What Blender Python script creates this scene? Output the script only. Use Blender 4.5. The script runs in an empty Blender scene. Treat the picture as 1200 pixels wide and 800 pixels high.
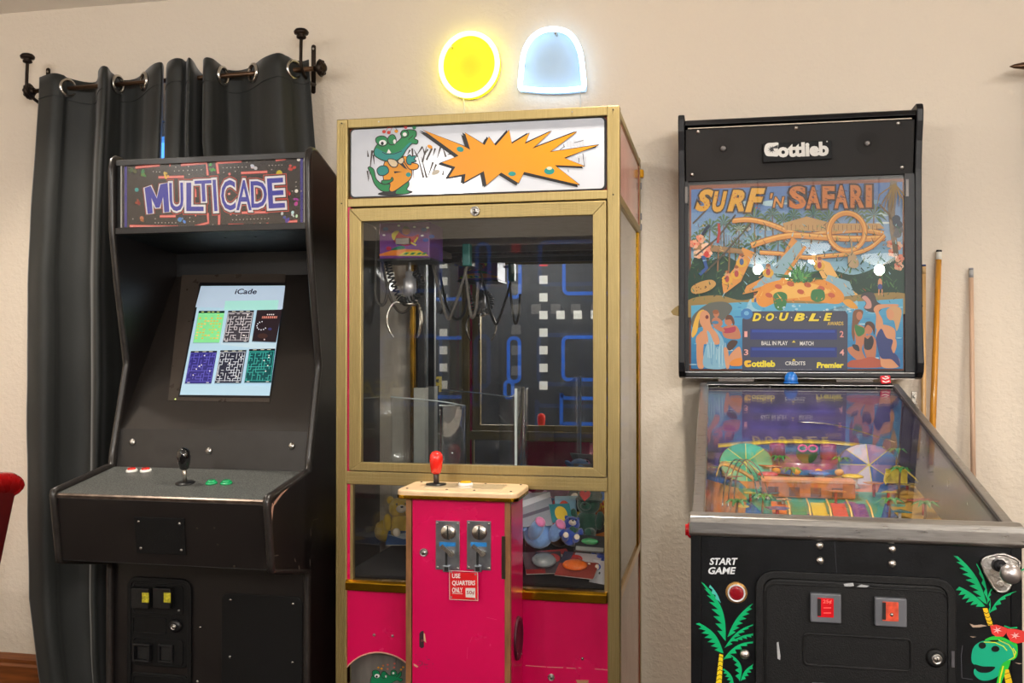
import bpy, math, random
from mathutils import Vector, Matrix, noise
random.seed(7)
sc = bpy.context.scene
COL = sc.collection
V = Vector

# ---------------------------------------------------------------- camera
FPX = 1140.0                                   # focal length in pixels of a 1200 x 800 frame
YAW = math.radians(11.8); PIT = math.atan(11/FPX)
CAM = V((0, -3.25, 1.27))
FW = V((-math.sin(YAW)*math.cos(PIT), math.cos(YAW)*math.cos(PIT), math.sin(PIT)))
RT = V((math.cos(YAW), math.sin(YAW), 0)); UP = RT.cross(FW)
cd = bpy.data.cameras.new('camera'); cam = bpy.data.objects.new('camera', cd); COL.objects.link(cam)
cd.sensor_width = 36; cd.lens = FPX*36/1200; cd.clip_start = .02
cam.matrix_world = Matrix((( RT.x, UP.x, -FW.x, CAM.x), (RT.y, UP.y, -FW.y, CAM.y), (RT.z, UP.z, -FW.z, CAM.z), (0,0,0,1)))
sc.camera = cam
# ---------------------------------------------------------------- world, lights, exposure
w = bpy.data.worlds.new('dusk'); sc.world = w; w.use_nodes = True
bg = w.node_tree.nodes['Background']; bg.inputs[0].default_value = (.10, .36, 1, 1); bg.inputs[1].default_value = 2.2
WARM = (1, .90, .77); NEUT = (1, .97, .93)
def spot(x, y, z, e, ang=112, blend=.75, r=.045, col=WARM):
    l = bpy.data.lights.new('recessed_downlight_bulb', 'SPOT'); l.energy = e; l.spot_size = math.radians(ang); l.spot_blend = blend
    l.shadow_soft_size = r; l.color = col
    o = bpy.data.objects.new('recessed_downlight_bulb', l); o.location = (x, y, z); COL.objects.link(o); return o
def globe(x, y, z, r, e, col=NEUT):  # round point source, shared by the added fill lights and the pendant lamps
    l = bpy.data.lights.new('room_point_light', 'POINT'); l.shadow_soft_size = r; l.energy = e; l.color = col
    o = bpy.data.objects.new('room_point_light', l); o.location = (x, y, z); COL.objects.link(o); return o
CEIL = 2.566
DOWN = [(-2.2, -.75, 78), (-.16, -.95, 108), (1.35, -.95, 60)]          # recessed cans along the wall
for x, y, e in DOWN: spot(x, y, CEIL-.015, e)
FILL = [(-2.6, -2.6, 24), (1.75, -2.5, 20), (-1.9, -5.0, 76), (1.95, -5.0, 80)]   # fill lights added out of view to brighten walls and machine fronts
for x, y, e in FILL: globe(x, y, CEIL-.19, .09, e)
vs = sc.view_settings
vs.view_transform = 'Standard'; vs.look = 'None'; vs.gamma = 1; vs.use_curve_mapping = False; vs.exposure = .12
try: sc.cycles.transparent_max_bounces = 32
except Exception: pass

# ---------------------------------------------------------------- pixel -> point on a real plane of the place
def ray(px, py): return FW + RT*((px-600)/FPX) + UP*((400-py)/FPX)
def at(px, py, y):
    d = ray(px, py); return CAM + d*((y-CAM.y)/d.y)
def atX(px, py, x):
    d = ray(px, py); return CAM + d*((x-CAM.x)/d.x)
def atP(px, py, p, n):
    d = ray(px, py); return CAM + d*((V(p)-CAM).dot(n)/d.dot(n))
# ---------------------------------------------------------------- materials
def lin(c):
    f = lambda v: v/12.92 if v <= .04045 else ((v+.055)/1.055)**2.4
    return tuple(f(v/255) for v in c[:3])
MATS = {}
def nodes(name):
    m = bpy.data.materials.new(name); m.use_nodes = True; nt = m.node_tree
    return m, nt, nt.nodes['Principled BSDF'], nt.nodes.new, nt.links.new
def M(name, rgb=(128,128,128), rough=.5, metal=0, var=.10, scale=30, bump=0, bscale=200, spec=.5, coat=0, emit=0, stretch=None, sheen=0, rvar=.08):
    """procedural principled material: noise-driven colour and roughness variation, optional bump"""
    if name in MATS: return MATS[name]
    m, nt, p, N, L = nodes(name); c = lin(rgb)
    tc = N('ShaderNodeTexCoord'); mp = N('ShaderNodeMapping'); L(tc.outputs['Object'], mp.inputs[0])
    if stretch: mp.inputs['Scale'].default_value = stretch
    n = N('ShaderNodeTexNoise'); n.inputs['Scale'].default_value = scale; n.inputs['Detail'].default_value = 6; L(mp.outputs[0], n.inputs[0])
    r = N('ShaderNodeValToRGB'); L(n.outputs[0], r.inputs[0])
    r.color_ramp.elements[0].position = .3; r.color_ramp.elements[1].position = .7
    r.color_ramp.elements[0].color = (*[v*(1-var) for v in c], 1); r.color_ramp.elements[1].color = (*[min(1, v*(1+var)) for v in c], 1)
    L(r.outputs[0], p.inputs['Base Color'])
    mr = N('ShaderNodeMapRange'); L(n.outputs[0], mr.inputs[0]); mr.inputs[3].default_value = max(0, rough-rvar); mr.inputs[4].default_value = min(1, rough+rvar); L(mr.outputs[0], p.inputs['Roughness'])
    p.inputs['Metallic'].default_value = metal; p.inputs['Specular IOR Level'].default_value = spec; p.inputs['Coat Weight'].default_value = coat; p.inputs['Coat Roughness'].default_value = .08
    if sheen: p.inputs['Sheen Weight'].default_value = sheen
    if emit: L(r.outputs[0], p.inputs['Emission Color']); p.inputs['Emission Strength'].default_value = emit
    if bump:
        n2 = N('ShaderNodeTexNoise'); n2.inputs['Scale'].default_value = bscale; n2.inputs['Detail'].default_value = 4; L(mp.outputs[0], n2.inputs[0])
        b = N('ShaderNodeBump'); b.inputs['Strength'].default_value = bump; b.inputs['Distance'].default_value = .004; L(n2.outputs[0], b.inputs['Height']); L(b.outputs[0], p.inputs['Normal'])
    MATS[name] = m; return m
def Mprint(name, rough=.35, emit=0, coat=0, spec=.35, gain=.85):
    """flat print: colours come from the print's own face colours"""
    if name in MATS: return MATS[name]
    m, nt, p, N, L = nodes(name)
    a = N('ShaderNodeAttribute'); a.attribute_name = 'Col'; mx = N('ShaderNodeVectorMath'); mx.operation = 'SCALE'; mx.inputs['Scale'].default_value = gain; L(a.outputs['Color'], mx.inputs[0]); L(mx.outputs[0], p.inputs['Base Color'])
    p.inputs['Roughness'].default_value = rough; p.inputs['Coat Weight'].default_value = coat; p.inputs['Specular IOR Level'].default_value = spec
    if emit: L(a.outputs['Color'], p.inputs['Emission Color']); p.inputs['Emission Strength'].default_value = emit
    MATS[name] = m; return m
def Mglass(name, tint=(1,1,1), f0=.04, rough=0.0, haze=0):
    """clear sheet: transparent with an angle-dependent surface reflection (Schlick), optional dusty haze"""
    if name in MATS: return MATS[name]
    m, nt, p, N, L = nodes(name); out = nt.nodes['Material Output']; nt.nodes.remove(p)
    t = N('ShaderNodeBsdfTransparent'); t.inputs[0].default_value = (*tint, 1)
    g = N('ShaderNodeBsdfGlossy'); g.inputs['Roughness'].default_value = rough
    lw = N('ShaderNodeLayerWeight'); lw.inputs[0].default_value = .5
    pw = N('ShaderNodeMath'); pw.operation = 'POWER'; pw.inputs[1].default_value = 5; L(lw.outputs['Facing'], pw.inputs[0])
    ma = N('ShaderNodeMath'); ma.operation = 'MULTIPLY_ADD'; ma.inputs[1].default_value = 1-f0; ma.inputs[2].default_value = f0; L(pw.outputs[0], ma.inputs[0])
    x = N('ShaderNodeMixShader'); L(ma.outputs[0], x.inputs[0]); L(t.outputs[0], x.inputs[1]); L(g.outputs[0], x.inputs[2])
    last = x
    if haze:
        d = N('ShaderNodeBsdfDiffuse'); d.inputs[0].default_value = (.7,.72,.75,1); y = N('ShaderNodeMixShader')
        nz = N('ShaderNodeTexNoise'); nz.inputs['Scale'].default_value = 9; nz.inputs['Detail'].default_value = 8
        mr = N('ShaderNodeMapRange'); L(nz.outputs[0], mr.inputs[0]); mr.inputs[1].default_value = .35; mr.inputs[2].default_value = .75; mr.inputs[3].default_value = 0; mr.inputs[4].default_value = haze
        L(mr.outputs[0], y.inputs[0]); L(x.outputs[0], y.inputs[1]); L(d.outputs[0], y.inputs[2]); last = y
    L(last.outputs[0], out.inputs[0]); MATS[name] = m; return m
def Mglow(name, rgb, s):
    if name in MATS: return MATS[name]
    m, nt, p, N, L = nodes(name); p.inputs['Base Color'].default_value = (.8,.8,.8,1)
    p.inputs['Emission Color'].default_value = (*rgb, 1); p.inputs['Emission Strength'].default_value = s; MATS[name] = m; return m

# ---------------------------------------------------------------- mesh builder
ORG = {}
def perp(d):
    d = d.normalized(); a = V((0,0,1)) if abs(d.z) < .9 else V((1,0,0))
    u = d.cross(a).normalized(); return u, d.cross(u)
class MB:
    def __init__(s): s.v = []; s.f = []; s.sm = []; s.c = []
    def add(s, vs, fs, sm=False, col=None):
        b = len(s.v); s.v += [V(v) for v in vs]
        for f in fs: s.f.append([i+b for i in f]); s.sm.append(sm); s.c.append(col)
        return s
    def box(s, x0, x1, y0, y1, z0, z1, col=None):
        return s.add([(x,y,z) for z in (z0,z1) for y in (y0,y1) for x in (x0,x1)], [(0,2,3,1),(4,5,7,6),(0,1,5,4),(2,6,7,3),(0,4,6,2),(1,3,7,5)], col=col)
    def obox(s, c, a, b, d, col=None):
        c, a, b, d = map(V, (c,a,b,d))
        return s.add([c+a*i+b*j+d*k for k in (-1,1) for j in (-1,1) for i in (-1,1)], [(0,2,3,1),(4,5,7,6),(0,1,5,4),(2,6,7,3),(0,4,6,2),(1,3,7,5)], col=col)
    def prism(s, pts, ext, col=None):
        pts = [V(p) for p in pts]; n = len(pts); ext = V(ext)
        return s.add(pts+[p+ext for p in pts], [list(range(n))[::-1], list(range(n, 2*n))]+[(i,(i+1)%n,(i+1)%n+n,i+n) for i in range(n)], col=col)
    def lathe(s, prof, o, axis, n=20, cap=True, col=None, sm=True):
        """prof: (radius, distance along axis)"""
        o = V(o); ax = V(axis).normalized(); u, w = perp(ax); vs = []
        for r, t in prof:
            for k in range(n):
                a = 2*math.pi*k/n; vs.append(o+ax*t+(u*math.cos(a)+w*math.sin(a))*r)
        fs = [(i*n+k, i*n+(k+1)%n, (i+1)*n+(k+1)%n, (i+1)*n+k) for i in range(len(prof)-1) for k in range(n)]
        s.add(vs, fs, sm, col)
        if cap:
            b = len(s.v)-len(vs); m = len(prof)-1
            if prof[0][0] > 1e-6: s.f.append([b+k for k in range(n)][::-1]); s.sm.append(False); s.c.append(col)
            if prof[-1][0] > 1e-6: s.f.append([b+m*n+k for k in range(n)]); s.sm.append(False); s.c.append(col)
        return s
    def cyl(s, a, b, r, r2=None, n=16, col=None):
        a = V(a); b = V(b); return s.lathe([(r,0),(r if r2 is None else r2,(b-a).length)], a, b-a, n, col=col)
    def dome(s, o, axis, r, h=None, n=12, col=None):
        h = h or r; return s.lathe([(r*math.cos(t), h*math.sin(t)) for t in [i*math.pi/2/4 for i in range(4)]]+[(r*.02, h)], o, axis, n, col=col)
    def ell(s, c, rad, n=16, m=10, rot=None, col=None):
        c = V(c); rot = rot or Matrix.Identity(3); vs = []; fs = []
        for i in range(m+1):
            t = math.pi*i/m
            for k in range(n):
                a = 2*math.pi*k/n; vs.append(c + rot @ V((rad[0]*math.sin(t)*math.cos(a), rad[1]*math.sin(t)*math.sin(a), rad[2]*math.cos(t))))
        fs = [(i*n+k, i*n+(k+1)%n, (i+1)*n+(k+1)%n, (i+1)*n+k) for i in range(m) for k in range(n)]
        return s.add(vs, fs, True, col)
    def tube(s, pts, r, n=8, closed=False, col=None):
        pts = [V(p) for p in pts]; N = len(pts); vs = []; pu = None
        for i, p in enumerate(pts):
            d = (pts[(i+1) % N]-pts[i-1]) if closed else (pts[min(i+1,N-1)]-pts[max(i-1,0)])
            d.normalize()
            if pu is None: u, w = perp(d)
            else:
                u = (pu-d*pu.dot(d)).normalized(); w = d.cross(u)
            pu = u; rr = r[i] if isinstance(r, (list, tuple)) else r
            for k in range(n):
                a = 2*math.pi*k/n; vs.append(p+(u*math.cos(a)+w*math.sin(a))*rr)
        R = N if closed else N-1
        fs = [(i*n+k, i*n+(k+1)%n, ((i+1)%N)*n+(k+1)%n, ((i+1)%N)*n+k) for i in range(R) for k in range(n)]
        s.add(vs, fs, True, col)
        if not closed:
            b = len(s.v)-len(vs)
            s.f.append([b+k for k in range(n)][::-1]); s.sm.append(False); s.c.append(col)
            s.f.append([b+(N-1)*n+k for k in range(n)]); s.sm.append(False); s.c.append(col)
        return s
    def grid(s, P, col=None):
        """P: rows of points"""
        n = len(P[0]); return s.add([p for r in P for p in r], [(i*n+k, i*n+k+1, (i+1)*n+k+1, (i+1)*n+k) for i in range(len(P)-1) for k in range(n-1)], True, col)
    def build(s, name, mat, parent=None, bevel=0, seg=2, solid=0, sub=0, org=None):
        o0 = ORG[parent.as_pointer()] if parent else None
        if o0 is None:
            if org is not None: o0 = V(org)
            else:
                xs = [v.x for v in s.v]; ys = [v.y for v in s.v]; o0 = V(((min(xs)+max(xs))/2, (min(ys)+max(ys))/2, min(v.z for v in s.v)))
        me = bpy.data.meshes.new(name); me.from_pydata([tuple(v-o0) for v in s.v], [], s.f); me.validate(); 
        if len(me.polygons) == len(s.f): me.polygons.foreach_set('use_smooth', s.sm)
        if any(c is not None for c in s.c) and len(me.polygons) == len(s.f):
            ca = me.color_attributes.new('Col', 'FLOAT_COLOR', 'CORNER'); buf = []
            for p, c in zip(me.polygons, s.c): buf += list((*lin(c or (128,128,128)), 1))*p.loop_total
            ca.data.foreach_set('color', buf)
        me.materials.append(mat); o = bpy.data.objects.new(name, me); COL.objects.link(o)
        if parent: o.parent = parent
        else: o.location = o0
        ORG[o.as_pointer()] = o0
        if sub: m = o.modifiers.new('subdivision', 'SUBSURF'); m.levels = m.render_levels = sub
        if solid: m = o.modifiers.new('thickness', 'SOLIDIFY'); m.thickness = solid; m.offset = 0
        if bevel: m = o.modifiers.new('bevel', 'BEVEL'); m.width = bevel; m.segments = seg; m.limit_method = 'ANGLE'; m.angle_limit = math.radians(38)
        return o
KEEP = []
def thing(name, label, cat, loc, group=None):
    o = bpy.data.objects.new(name, None); COL.objects.link(o); o.location = loc; o.empty_display_size = .1
    KEEP.append(o); ORG[o.as_pointer()] = V(loc); o['label'] = label; o['category'] = cat
    if group: o['group'] = group
    return o
def tag(o, label, cat, group=None):
    o['label'] = label; o['category'] = cat
    if group: o['group'] = group
    return o
def struct(o, label=None):
    o['kind'] = 'structure'
    if label: o['label'] = label
    return o
def lab(o, label): o['label'] = label; return o
def rrect(u0, v0, u1, v1, r, n=5):
    out = []
    for cx, cy, a0 in ((u1-r, v1-r, 0), (u0+r, v1-r, 90), (u0+r, v0+r, 180), (u1-r, v0+r, 270)):
        for k in range(n+1):
            a = math.radians(a0+90*k/n); out.append((cx+r*math.cos(a), cy+r*math.sin(a)))
    return out
def spline(pts, n=8, closed=False):
    pts = [V(p) for p in pts]; N = len(pts); out = []
    for i in range(N if closed else N-1):
        p0 = pts[(i-1) % N] if closed or i > 0 else pts[0]; p1 = pts[i]; p2 = pts[(i+1) % N]; p3 = pts[(i+2) % N] if closed or i+2 < N else pts[-1]
        for k in range(n):
            t = k/n; out.append(.5*((2*p1)+(p2-p0)*t+(2*p0-5*p1+4*p2-p3)*t*t+(3*p1-p0-3*p2+p3)*t**3))
    if not closed: out.append(pts[-1])
    return out
# ---------------------------------------------------------------- flat print: layered colour shapes on a surface
TX = {}
def textmesh(s, off=0, shear=0):
    k = (s, off, shear)
    if k in TX: return TX[k]
    cu = bpy.data.curves.new('t', 'FONT'); cu.body = s; cu.offset = off; cu.shear = shear; cu.resolution_u = 3
    ob = bpy.data.objects.new('t', cu); COL.objects.link(ob); dg = bpy.context.evaluated_depsgraph_get()
    me = bpy.data.meshes.new_from_object(ob.evaluated_get(dg))
    r = ([(v.co.x, v.co.y) for v in me.vertices], [tuple(p.vertices) for p in me.polygons])
    bpy.data.objects.remove(ob); bpy.data.curves.remove(cu); bpy.data.meshes.remove(me); TX[k] = r; return r
class Art:
    """fn maps (u, v) to a point; later shapes lie a hair above earlier ones they overlap"""
    def __init__(s, fn, nrm, step=.00012, clip=None): s.fn = fn; s.n = V(nrm).normalized(); s.step = step; s.mb = MB(); s.bb = []; s.clip = clip
    def _lay(s, pts):
        u0 = min(p[0] for p in pts); u1 = max(p[0] for p in pts); v0 = min(p[1] for p in pts); v1 = max(p[1] for p in pts)
        l = 1+max([b[4] for b in s.bb if b[0] < u1 and b[1] > u0 and b[2] < v1 and b[3] > v0], default=0)
        s.bb.append((u0, u1, v0, v1, l)); return l
    def _cl(s, pts):
        if not s.clip: return pts
        a, b, c, d = s.clip; return [(min(max(u, a), c), min(max(v, b), d)) for u, v in pts]
    def poly(s, pts, col):
        pts = s._cl(pts); l = s._lay(pts); s.mb.add([s.fn(u, v)+s.n*s.step*l for u, v in pts], [list(range(len(pts)))], col=col); return s
    def smooth(s, pts, col, n=5): return s.poly([(p.x, p.y) for p in spline([(a, b, 0) for a, b in pts], n, True)], col)
    def rect(s, u0, v0, u1, v1, col): return s.poly([(u0,v0),(u1,v0),(u1,v1),(u0,v1)], col)
    def ell(s, u, v, a, b, col, n=20, rot=0):
        c, d = math.cos(rot), math.sin(rot); return s.poly([(u+a*math.cos(t)*c-b*math.sin(t)*d, v+a*math.cos(t)*d+b*math.sin(t)*c) for t in [2*math.pi*k/n for k in range(n)]], col)
    def line(s, pts, w, col, closed=False):
        P = [V((a, b, 0)) for a, b in pts]; n = len(P); Lf = []; Rt = []
        for i in range(n):
            d = (P[(i+1) % n]-P[i-1]) if closed else (P[min(i+1,n-1)]-P[max(i-1,0)])
            d.normalize(); q = V((-d.y, d.x, 0))*(w[i] if isinstance(w, (list, tuple)) else w)*.5
            Lf.append(P[i]+q); Rt.append(P[i]-q)
        A = s._cl([(p.x, p.y) for p in Lf+Rt]); l = s._lay(A)
        s.mb.add([s.fn(u, v)+s.n*s.step*l for u, v in A], [(i, (i+1) % n, (i+1) % n+n, i+n) for i in range(n if closed else n-1)], col=col); return s
    def ring(s, u, v, a, b, w, col, n=28): return s.line([(u+a*math.cos(2*math.pi*k/n), v+b*math.sin(2*math.pi*k/n)) for k in range(n)], w, col, True)
    def text(s, t, u0, v0, u1, v1, col, off=0, shear=0, rot=0, base=0):
        """fits the string in the box; v runs downwards; base = offset whose bounds define the fit"""
        bv, _ = textmesh(t, base, shear); xs = [a for a, b in bv]; ys = [b for a, b in bv]; X0, X1, Y0, Y1 = min(xs), max(xs), min(ys), max(ys)
        vv, ff = textmesh(t, off, shear); cu, cv = (u0+u1)/2, (v0+v1)/2; c, d = math.cos(rot), math.sin(rot); P = []
        for a, b in vv:
            u = u0+(a-X0)/(X1-X0)*(u1-u0)-cu; v = v1+(b-Y0)/(Y1-Y0)*(v0-v1)-cv; P.append((cu+u*c-v*d, cv+u*d+v*c))
        l = s._lay(P); s.mb.add([s.fn(u, v)+s.n*s.step*l for u, v in P], ff, col=col); return s
    def palm(s, u, v, r, col, n=9, trunk=None, lean=0, h=0, col2=None):
        if trunk: s.line([(u+lean, v+h), (u+lean*.4, v+h*.5), (u, v)], [r*.16, r*.12, r*.08], trunk)
        for k in range(n):
            a = -math.pi/2+(k-(n-1)/2)*(2*math.pi*.82/n); e = (u+r*math.cos(a), v+r*.85*math.sin(a)+r*.35*abs(math.cos(a))); m = (u+r*.55*math.cos(a), v+r*.62*math.sin(a)-r*.05)
            d = V((e[0]-u, e[1]-v, 0)).normalized(); q = V((-d.y, d.x, 0))*r*.11
            s.poly([(u,v),(m[0]+q.x,m[1]+q.y),e,(m[0]-q.x,m[1]-q.y)], col if k % 2 or not col2 else col2)
        return s
    def build(s, name, mat, parent=None): return s.mb.build(name, mat, parent)
# ================================================================ the room
def wall_mat():
    m, nt, p, N, L = nodes('beige wall paint')
    tc = N('ShaderNodeTexCoord'); n = N('ShaderNodeTexNoise'); n.inputs['Scale'].default_value = 1.3; n.inputs['Detail'].default_value = 3; L(tc.outputs['Object'], n.inputs[0])
    r = N('ShaderNodeValToRGB'); r.color_ramp.elements[0].color = (*lin((220,207,190)),1); r.color_ramp.elements[1].color = (*lin((228,216,200)),1); L(n.outputs[0], r.inputs[0]); L(r.outputs[0], p.inputs['Base Color'])
    p.inputs['Roughness'].default_value = .62
    a = N('ShaderNodeTexNoise'); a.inputs['Scale'].default_value = 70; a.inputs['Detail'].default_value = 3; L(tc.outputs['Object'], a.inputs[0])
    mr = N('ShaderNodeMapRange'); mr.inputs[1].default_value = .42; mr.inputs[2].default_value = .62; L(a.outputs[0], mr.inputs[0])
    b = N('ShaderNodeBump'); b.inputs['Strength'].default_value = .22; b.inputs['Distance'].default_value = .003; L(mr.outputs[0], b.inputs['Height']); L(b.outputs[0], p.inputs['Normal'])
    return m
WALL = wall_mat()
XL, XR, YF = -3.7, 2.7, -6.5
WX0, WX1, WZ0, WZ1 = -2.30, -1.52, .95, 2.12
m = MB(); T = .16
m.box(XL, WX0, 0, T, 0, CEIL); m.box(WX1, XR, 0, T, 0, CEIL); m.box(WX0, WX1, 0, T, 0, WZ0); m.box(WX0, WX1, 0, T, WZ1, CEIL)
struct(m.build('wall_back', WALL), 'beige textured wall behind the machines')
struct(MB().box(XL-.12, XL, YF, 0, 0, CEIL).build('wall_left', WALL)); struct(MB().box(XR, XR+.12, YF, 0, 0, CEIL).build('wall_right', WALL))
wall_front = struct(MB().box(XL, XR, YF-.12, YF, 0, CEIL).build('wall_front', WALL), 'wall behind the viewer carrying a dark dotted mural')
struct(MB().box(XL-.12, XR+.12, YF-.12, T, -.1, 0).build('floor', M('dark carpet', (46,34,28), .9, var=.3, scale=60, bump=.5, bscale=300)), 'dark brown carpet floor')
struct(MB().box(XL-.12, XR+.12, YF-.12, T, CEIL, CEIL+.1).build('ceiling', M('ceiling paint', (246,241,232), .8, var=.02, scale=4, bump=.2, bscale=90)), 'off white ceiling')
WOOD = M('baseboard wood', (120,66,28), .35, var=.35, scale=14, stretch=(.6,6,9), coat=.3)
bp = [(0,0,.0),(0,-.016,0),(0,-.016,.075),(0,-.012,.085),(0,-.013,.10),(0,-.005,.118),(0,0,.122)]
struct(MB().prism([(XL, y, z) for _, y, z in bp], (XR-XL, 0, 0)).build('baseboard_back', WOOD, bevel=.002), 'brown stained wooden baseboard')
# window behind the curtains
FR = M('window vinyl', (222,220,214), .4, var=.03)
win = MB(); win.box(WX0, WX0+.05, .03, .13, WZ0, WZ1); win.box(WX1-.05, WX1, .03, .13, WZ0, WZ1); win.box(WX0, WX1, .03, .13, WZ0, WZ0+.05); win.box(WX0, WX1, .03, .13, WZ1-.05, WZ1)
win = struct(win.build('window_1', FR), 'white framed window behind the dark curtains')
zm = (WZ0+WZ1)/2
MB().box(WX0, WX1, .05, .10, zm-.02, zm+.02).build('sash_bar', FR, win)
for a, b in ((WZ0+.05, zm-.02), (zm+.02, WZ1-.05)): MB().box(WX0+.05, WX1-.05, .074, .078, a, b).build('pane', Mglass('window glass', (.92,.96,1), .04), win)
# housings for the added fill lights, and recessed cans
for i, (x, y, e) in enumerate(FILL):
    t = thing('added_fill_light', ['added fill light above the left aisle near the machines', 'added fill light above the right aisle near the machines', 'added fill light at the far left by the mural', 'added fill light at the far right by the mural'][i], 'light', (x, y, CEIL-.10), 'added fill lights')
    MB().lathe([(.008,.0),(.008,.02),(.05,.06),(.09,.085),(.09,.10)], (x, y, CEIL-.10), (0,0,1), 32).build('housing', M('white enamel', (235,233,228), .3, var=.02), t)
for i, (x, y, e) in enumerate(DOWN):
    t = thing('recessed_downlight', ['recessed ceiling downlight in front of the dark curtains', 'recessed ceiling downlight above the pink prize machine', 'recessed ceiling downlight right of the pinball machine'][i], 'light', (x, y, CEIL-.006), 'recessed downlights')
    MB().lathe([(.052,-.001),(.075,-.004),(.078,.006),(.052,.006)], (x, y, CEIL-.006), (0,0,1), 32, cap=False).build('trim_ring', M('white enamel'), t)
# ---- mural on the wall behind the viewer: dark ground, pale dots, blue rounded outlines, a yellow word
MIRY, GLY = -.075, -.758                         # prize machine: mirror plane and front glass plane
def mur(px, py, pl): p = at(px, py, 2*pl-YF); return V((p.x, YF, p.z))
mu = Art(lambda u, v: V((u, YF+.008, v)), (0,1,0), .0006)
g = lambda px, py: (lambda p: (p.x, p.z))(mur(px, py, MIRY))
mp = MB().box(-3.1, 1.9, YF, YF+.008, .13, 2.25).build('mural_panel', M('mural ground', (30,34,42), .55, var=.12, scale=5), wall_front)
DOT = (226,226,218); BLU = (30,92,190)
cx, cz = g(637, 369); stepx = g(657, 369)[0]-cx; hs = stepx*.24
def dot(x, z, c=DOT):
    if -2.95 < x < 1.75 and .85 < z < 2.18: mu.rect(x-hs, z-hs, x+hs, z+hs, c)
for k in range(-5, 6): dot(cx, cz+k*stepx*1.02, (200,40,50) if k == 3 else DOT)
r2 = g(637, 470)[1]; r3 = g(637, 493)[1]
for k in range(1, 9): dot(cx+k*stepx, cz); dot(cx+k*stepx, r2)
for k in range(-14, 0): dot(cx+k*stepx, r3)
for k in range(-8, 9):
    if k: dot(cx-6*stepx, cz+k*stepx*1.02); dot(cx+8*stepx, cz+k*stepx*1.02)
for k in range(-15, -9): dot(cx+k*stepx, cz)
def brect(a, b, lo=False, w=.035):
    (x0, z0), (x1, z1) = g(*a), g(*b); x0, x1 = min(x0,x1), max(x0,x1); z0, z1 = min(z0,z1), max(z0,z1)
    mu.line(rrect(x0, max(z0,.8), x1, min(z1,2.2), min(.05,(x1-x0)*.45)), w, BLU, True)
for a, b in (((597,290),(609.5,348)), ((596,396),(609,447)), ((592,447),(601,473)), ((661,300),(740,343)), ((660,395),(740,445)), ((658,496),(740,560)), ((500,300),(560,350)), ((500,396),(560,470)), ((760,300),(800,400)), ((430,300),(470,350))): brect(a, b)
# yellow word (seen only as a faint reflection in the machine's glass)
a = at(470, 445, 2*GLY-YF); b = at(470, 466, 2*GLY-YF); hgt = a.z-b.z
bv, bf = textmesh('READY!', .02, 0); sx = hgt/.72
mu.mb.add([V((a.x-(x*sx), YF+.011, b.z+y*sx)) for x, y in bv], bf, col=(200,180,40))
mu.build('mural_print', Mprint('mural paint', .5), wall_front)

# ================================================================ curtains and rod
IRON = M('dark iron', (46,36,30), .42, metal=.8, var=.25, scale=40, bump=.15, bscale=120)
RY = -.10; RA = at(38, 107, RY); RB = at(372, 80, RY)
RZ = lambda x: RA.z+(RB.z-RA.z)*(x-RA.x)/(RB.x-RA.x)
rod = thing('curtain_rod', 'dark iron curtain rod with rosette ends holding the dark curtains', 'curtain rod', (RA.x, 0, RA.z))
MB().cyl(RA, RB, .0085, n=12).build('rod', M('bronze rod', (96,72,54), .35, metal=.8, var=.2), rod)
for sgn, P in ((-1, RA), (1, RB)):
    f = MB(); ax = V((sgn,0,0)); f.lathe([(.012,-.01),(.012,.0),(.024,.004),(.031,.012),(.026,.02),(.016,.026),(.01,.032),(.002,.034)], P, ax, 16)
    for k in range(8):
        an = k*math.pi/4; f.ell(P+ax*.02+V((0,math.cos(an),math.sin(an)))*.019, (.006,.008,.008), 8, 6)
    f.build('rosette_finial', IRON, rod)
    bx = P.x-.048 if sgn > 0 else P.x
    b = MB(); q = lambda y, z: V((bx, y, P.z+z))
    b.tube(spline([q(-.01,-.03), q(-.05,-.035), q(-.10,-.022), q(-.128,.005), q(-.13,.05), q(-.127,.10)], 6), [.006]*31, 8)
    br = b.build('bracket', IRON, rod)
    MB().lathe([(.007,0),(.016,.004),(.017,.01),(.012,.014),(.024,.018),(.026,.026),(.02,.034),(.008,.038),(.001,.039)], q(-.127,.095), (0,0,1), 16).build('knob', IRON, br)
    wx = bx-.008; pl = MB().prism([(wx+a, -.001, P.z+b) for a, b in rrect(-.008,-.06,.008,.115,.0075)], (0,-.005,0)); pl.build('wall_plate', IRON, br, bevel=.001)
    MB().cyl((wx,-.006,P.z+.10), (wx,-.008,P.z+.10), .004, n=10).build('screw', M('bright screw', (170,165,155), .3, metal=1), br)
    MB().tube([(wx,-.004,P.z-.03),(bx,-.01,P.z-.03)], .005).build('plate_link', IRON, br)
def cloth_mat():
    m, nt, p, N, L = nodes('charcoal curtain cloth')
    tc = N('ShaderNodeTexCoord'); n = N('ShaderNodeTexNoise'); n.inputs['Scale'].default_value = 420; L(tc.outputs['Object'], n.inputs[0])
    r = N('ShaderNodeValToRGB'); r.color_ramp.elements[0].color = (*lin((24,26,25)),1); r.color_ramp.elements[1].color = (*lin((38,40,38)),1); L(n.outputs[0], r.inputs[0]); L(r.outputs[0], p.inputs['Base Color'])
    p.inputs['Roughness'].default_value = .62; p.inputs['Sheen Weight'].default_value = .25; p.inputs['Sheen Roughness'].default_value = .4
    b = N('ShaderNodeBump'); b.inputs['Strength'].default_value = .12; b.inputs['Distance'].default_value = .001; L(n.outputs[0], b.inputs['Height']); L(b.outputs[0], p.inputs['Normal'])
    return m
CLOTH = cloth_mat()
CHROME = M('brushed nickel', (200,196,188), .25, metal=1, var=.06)
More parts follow.
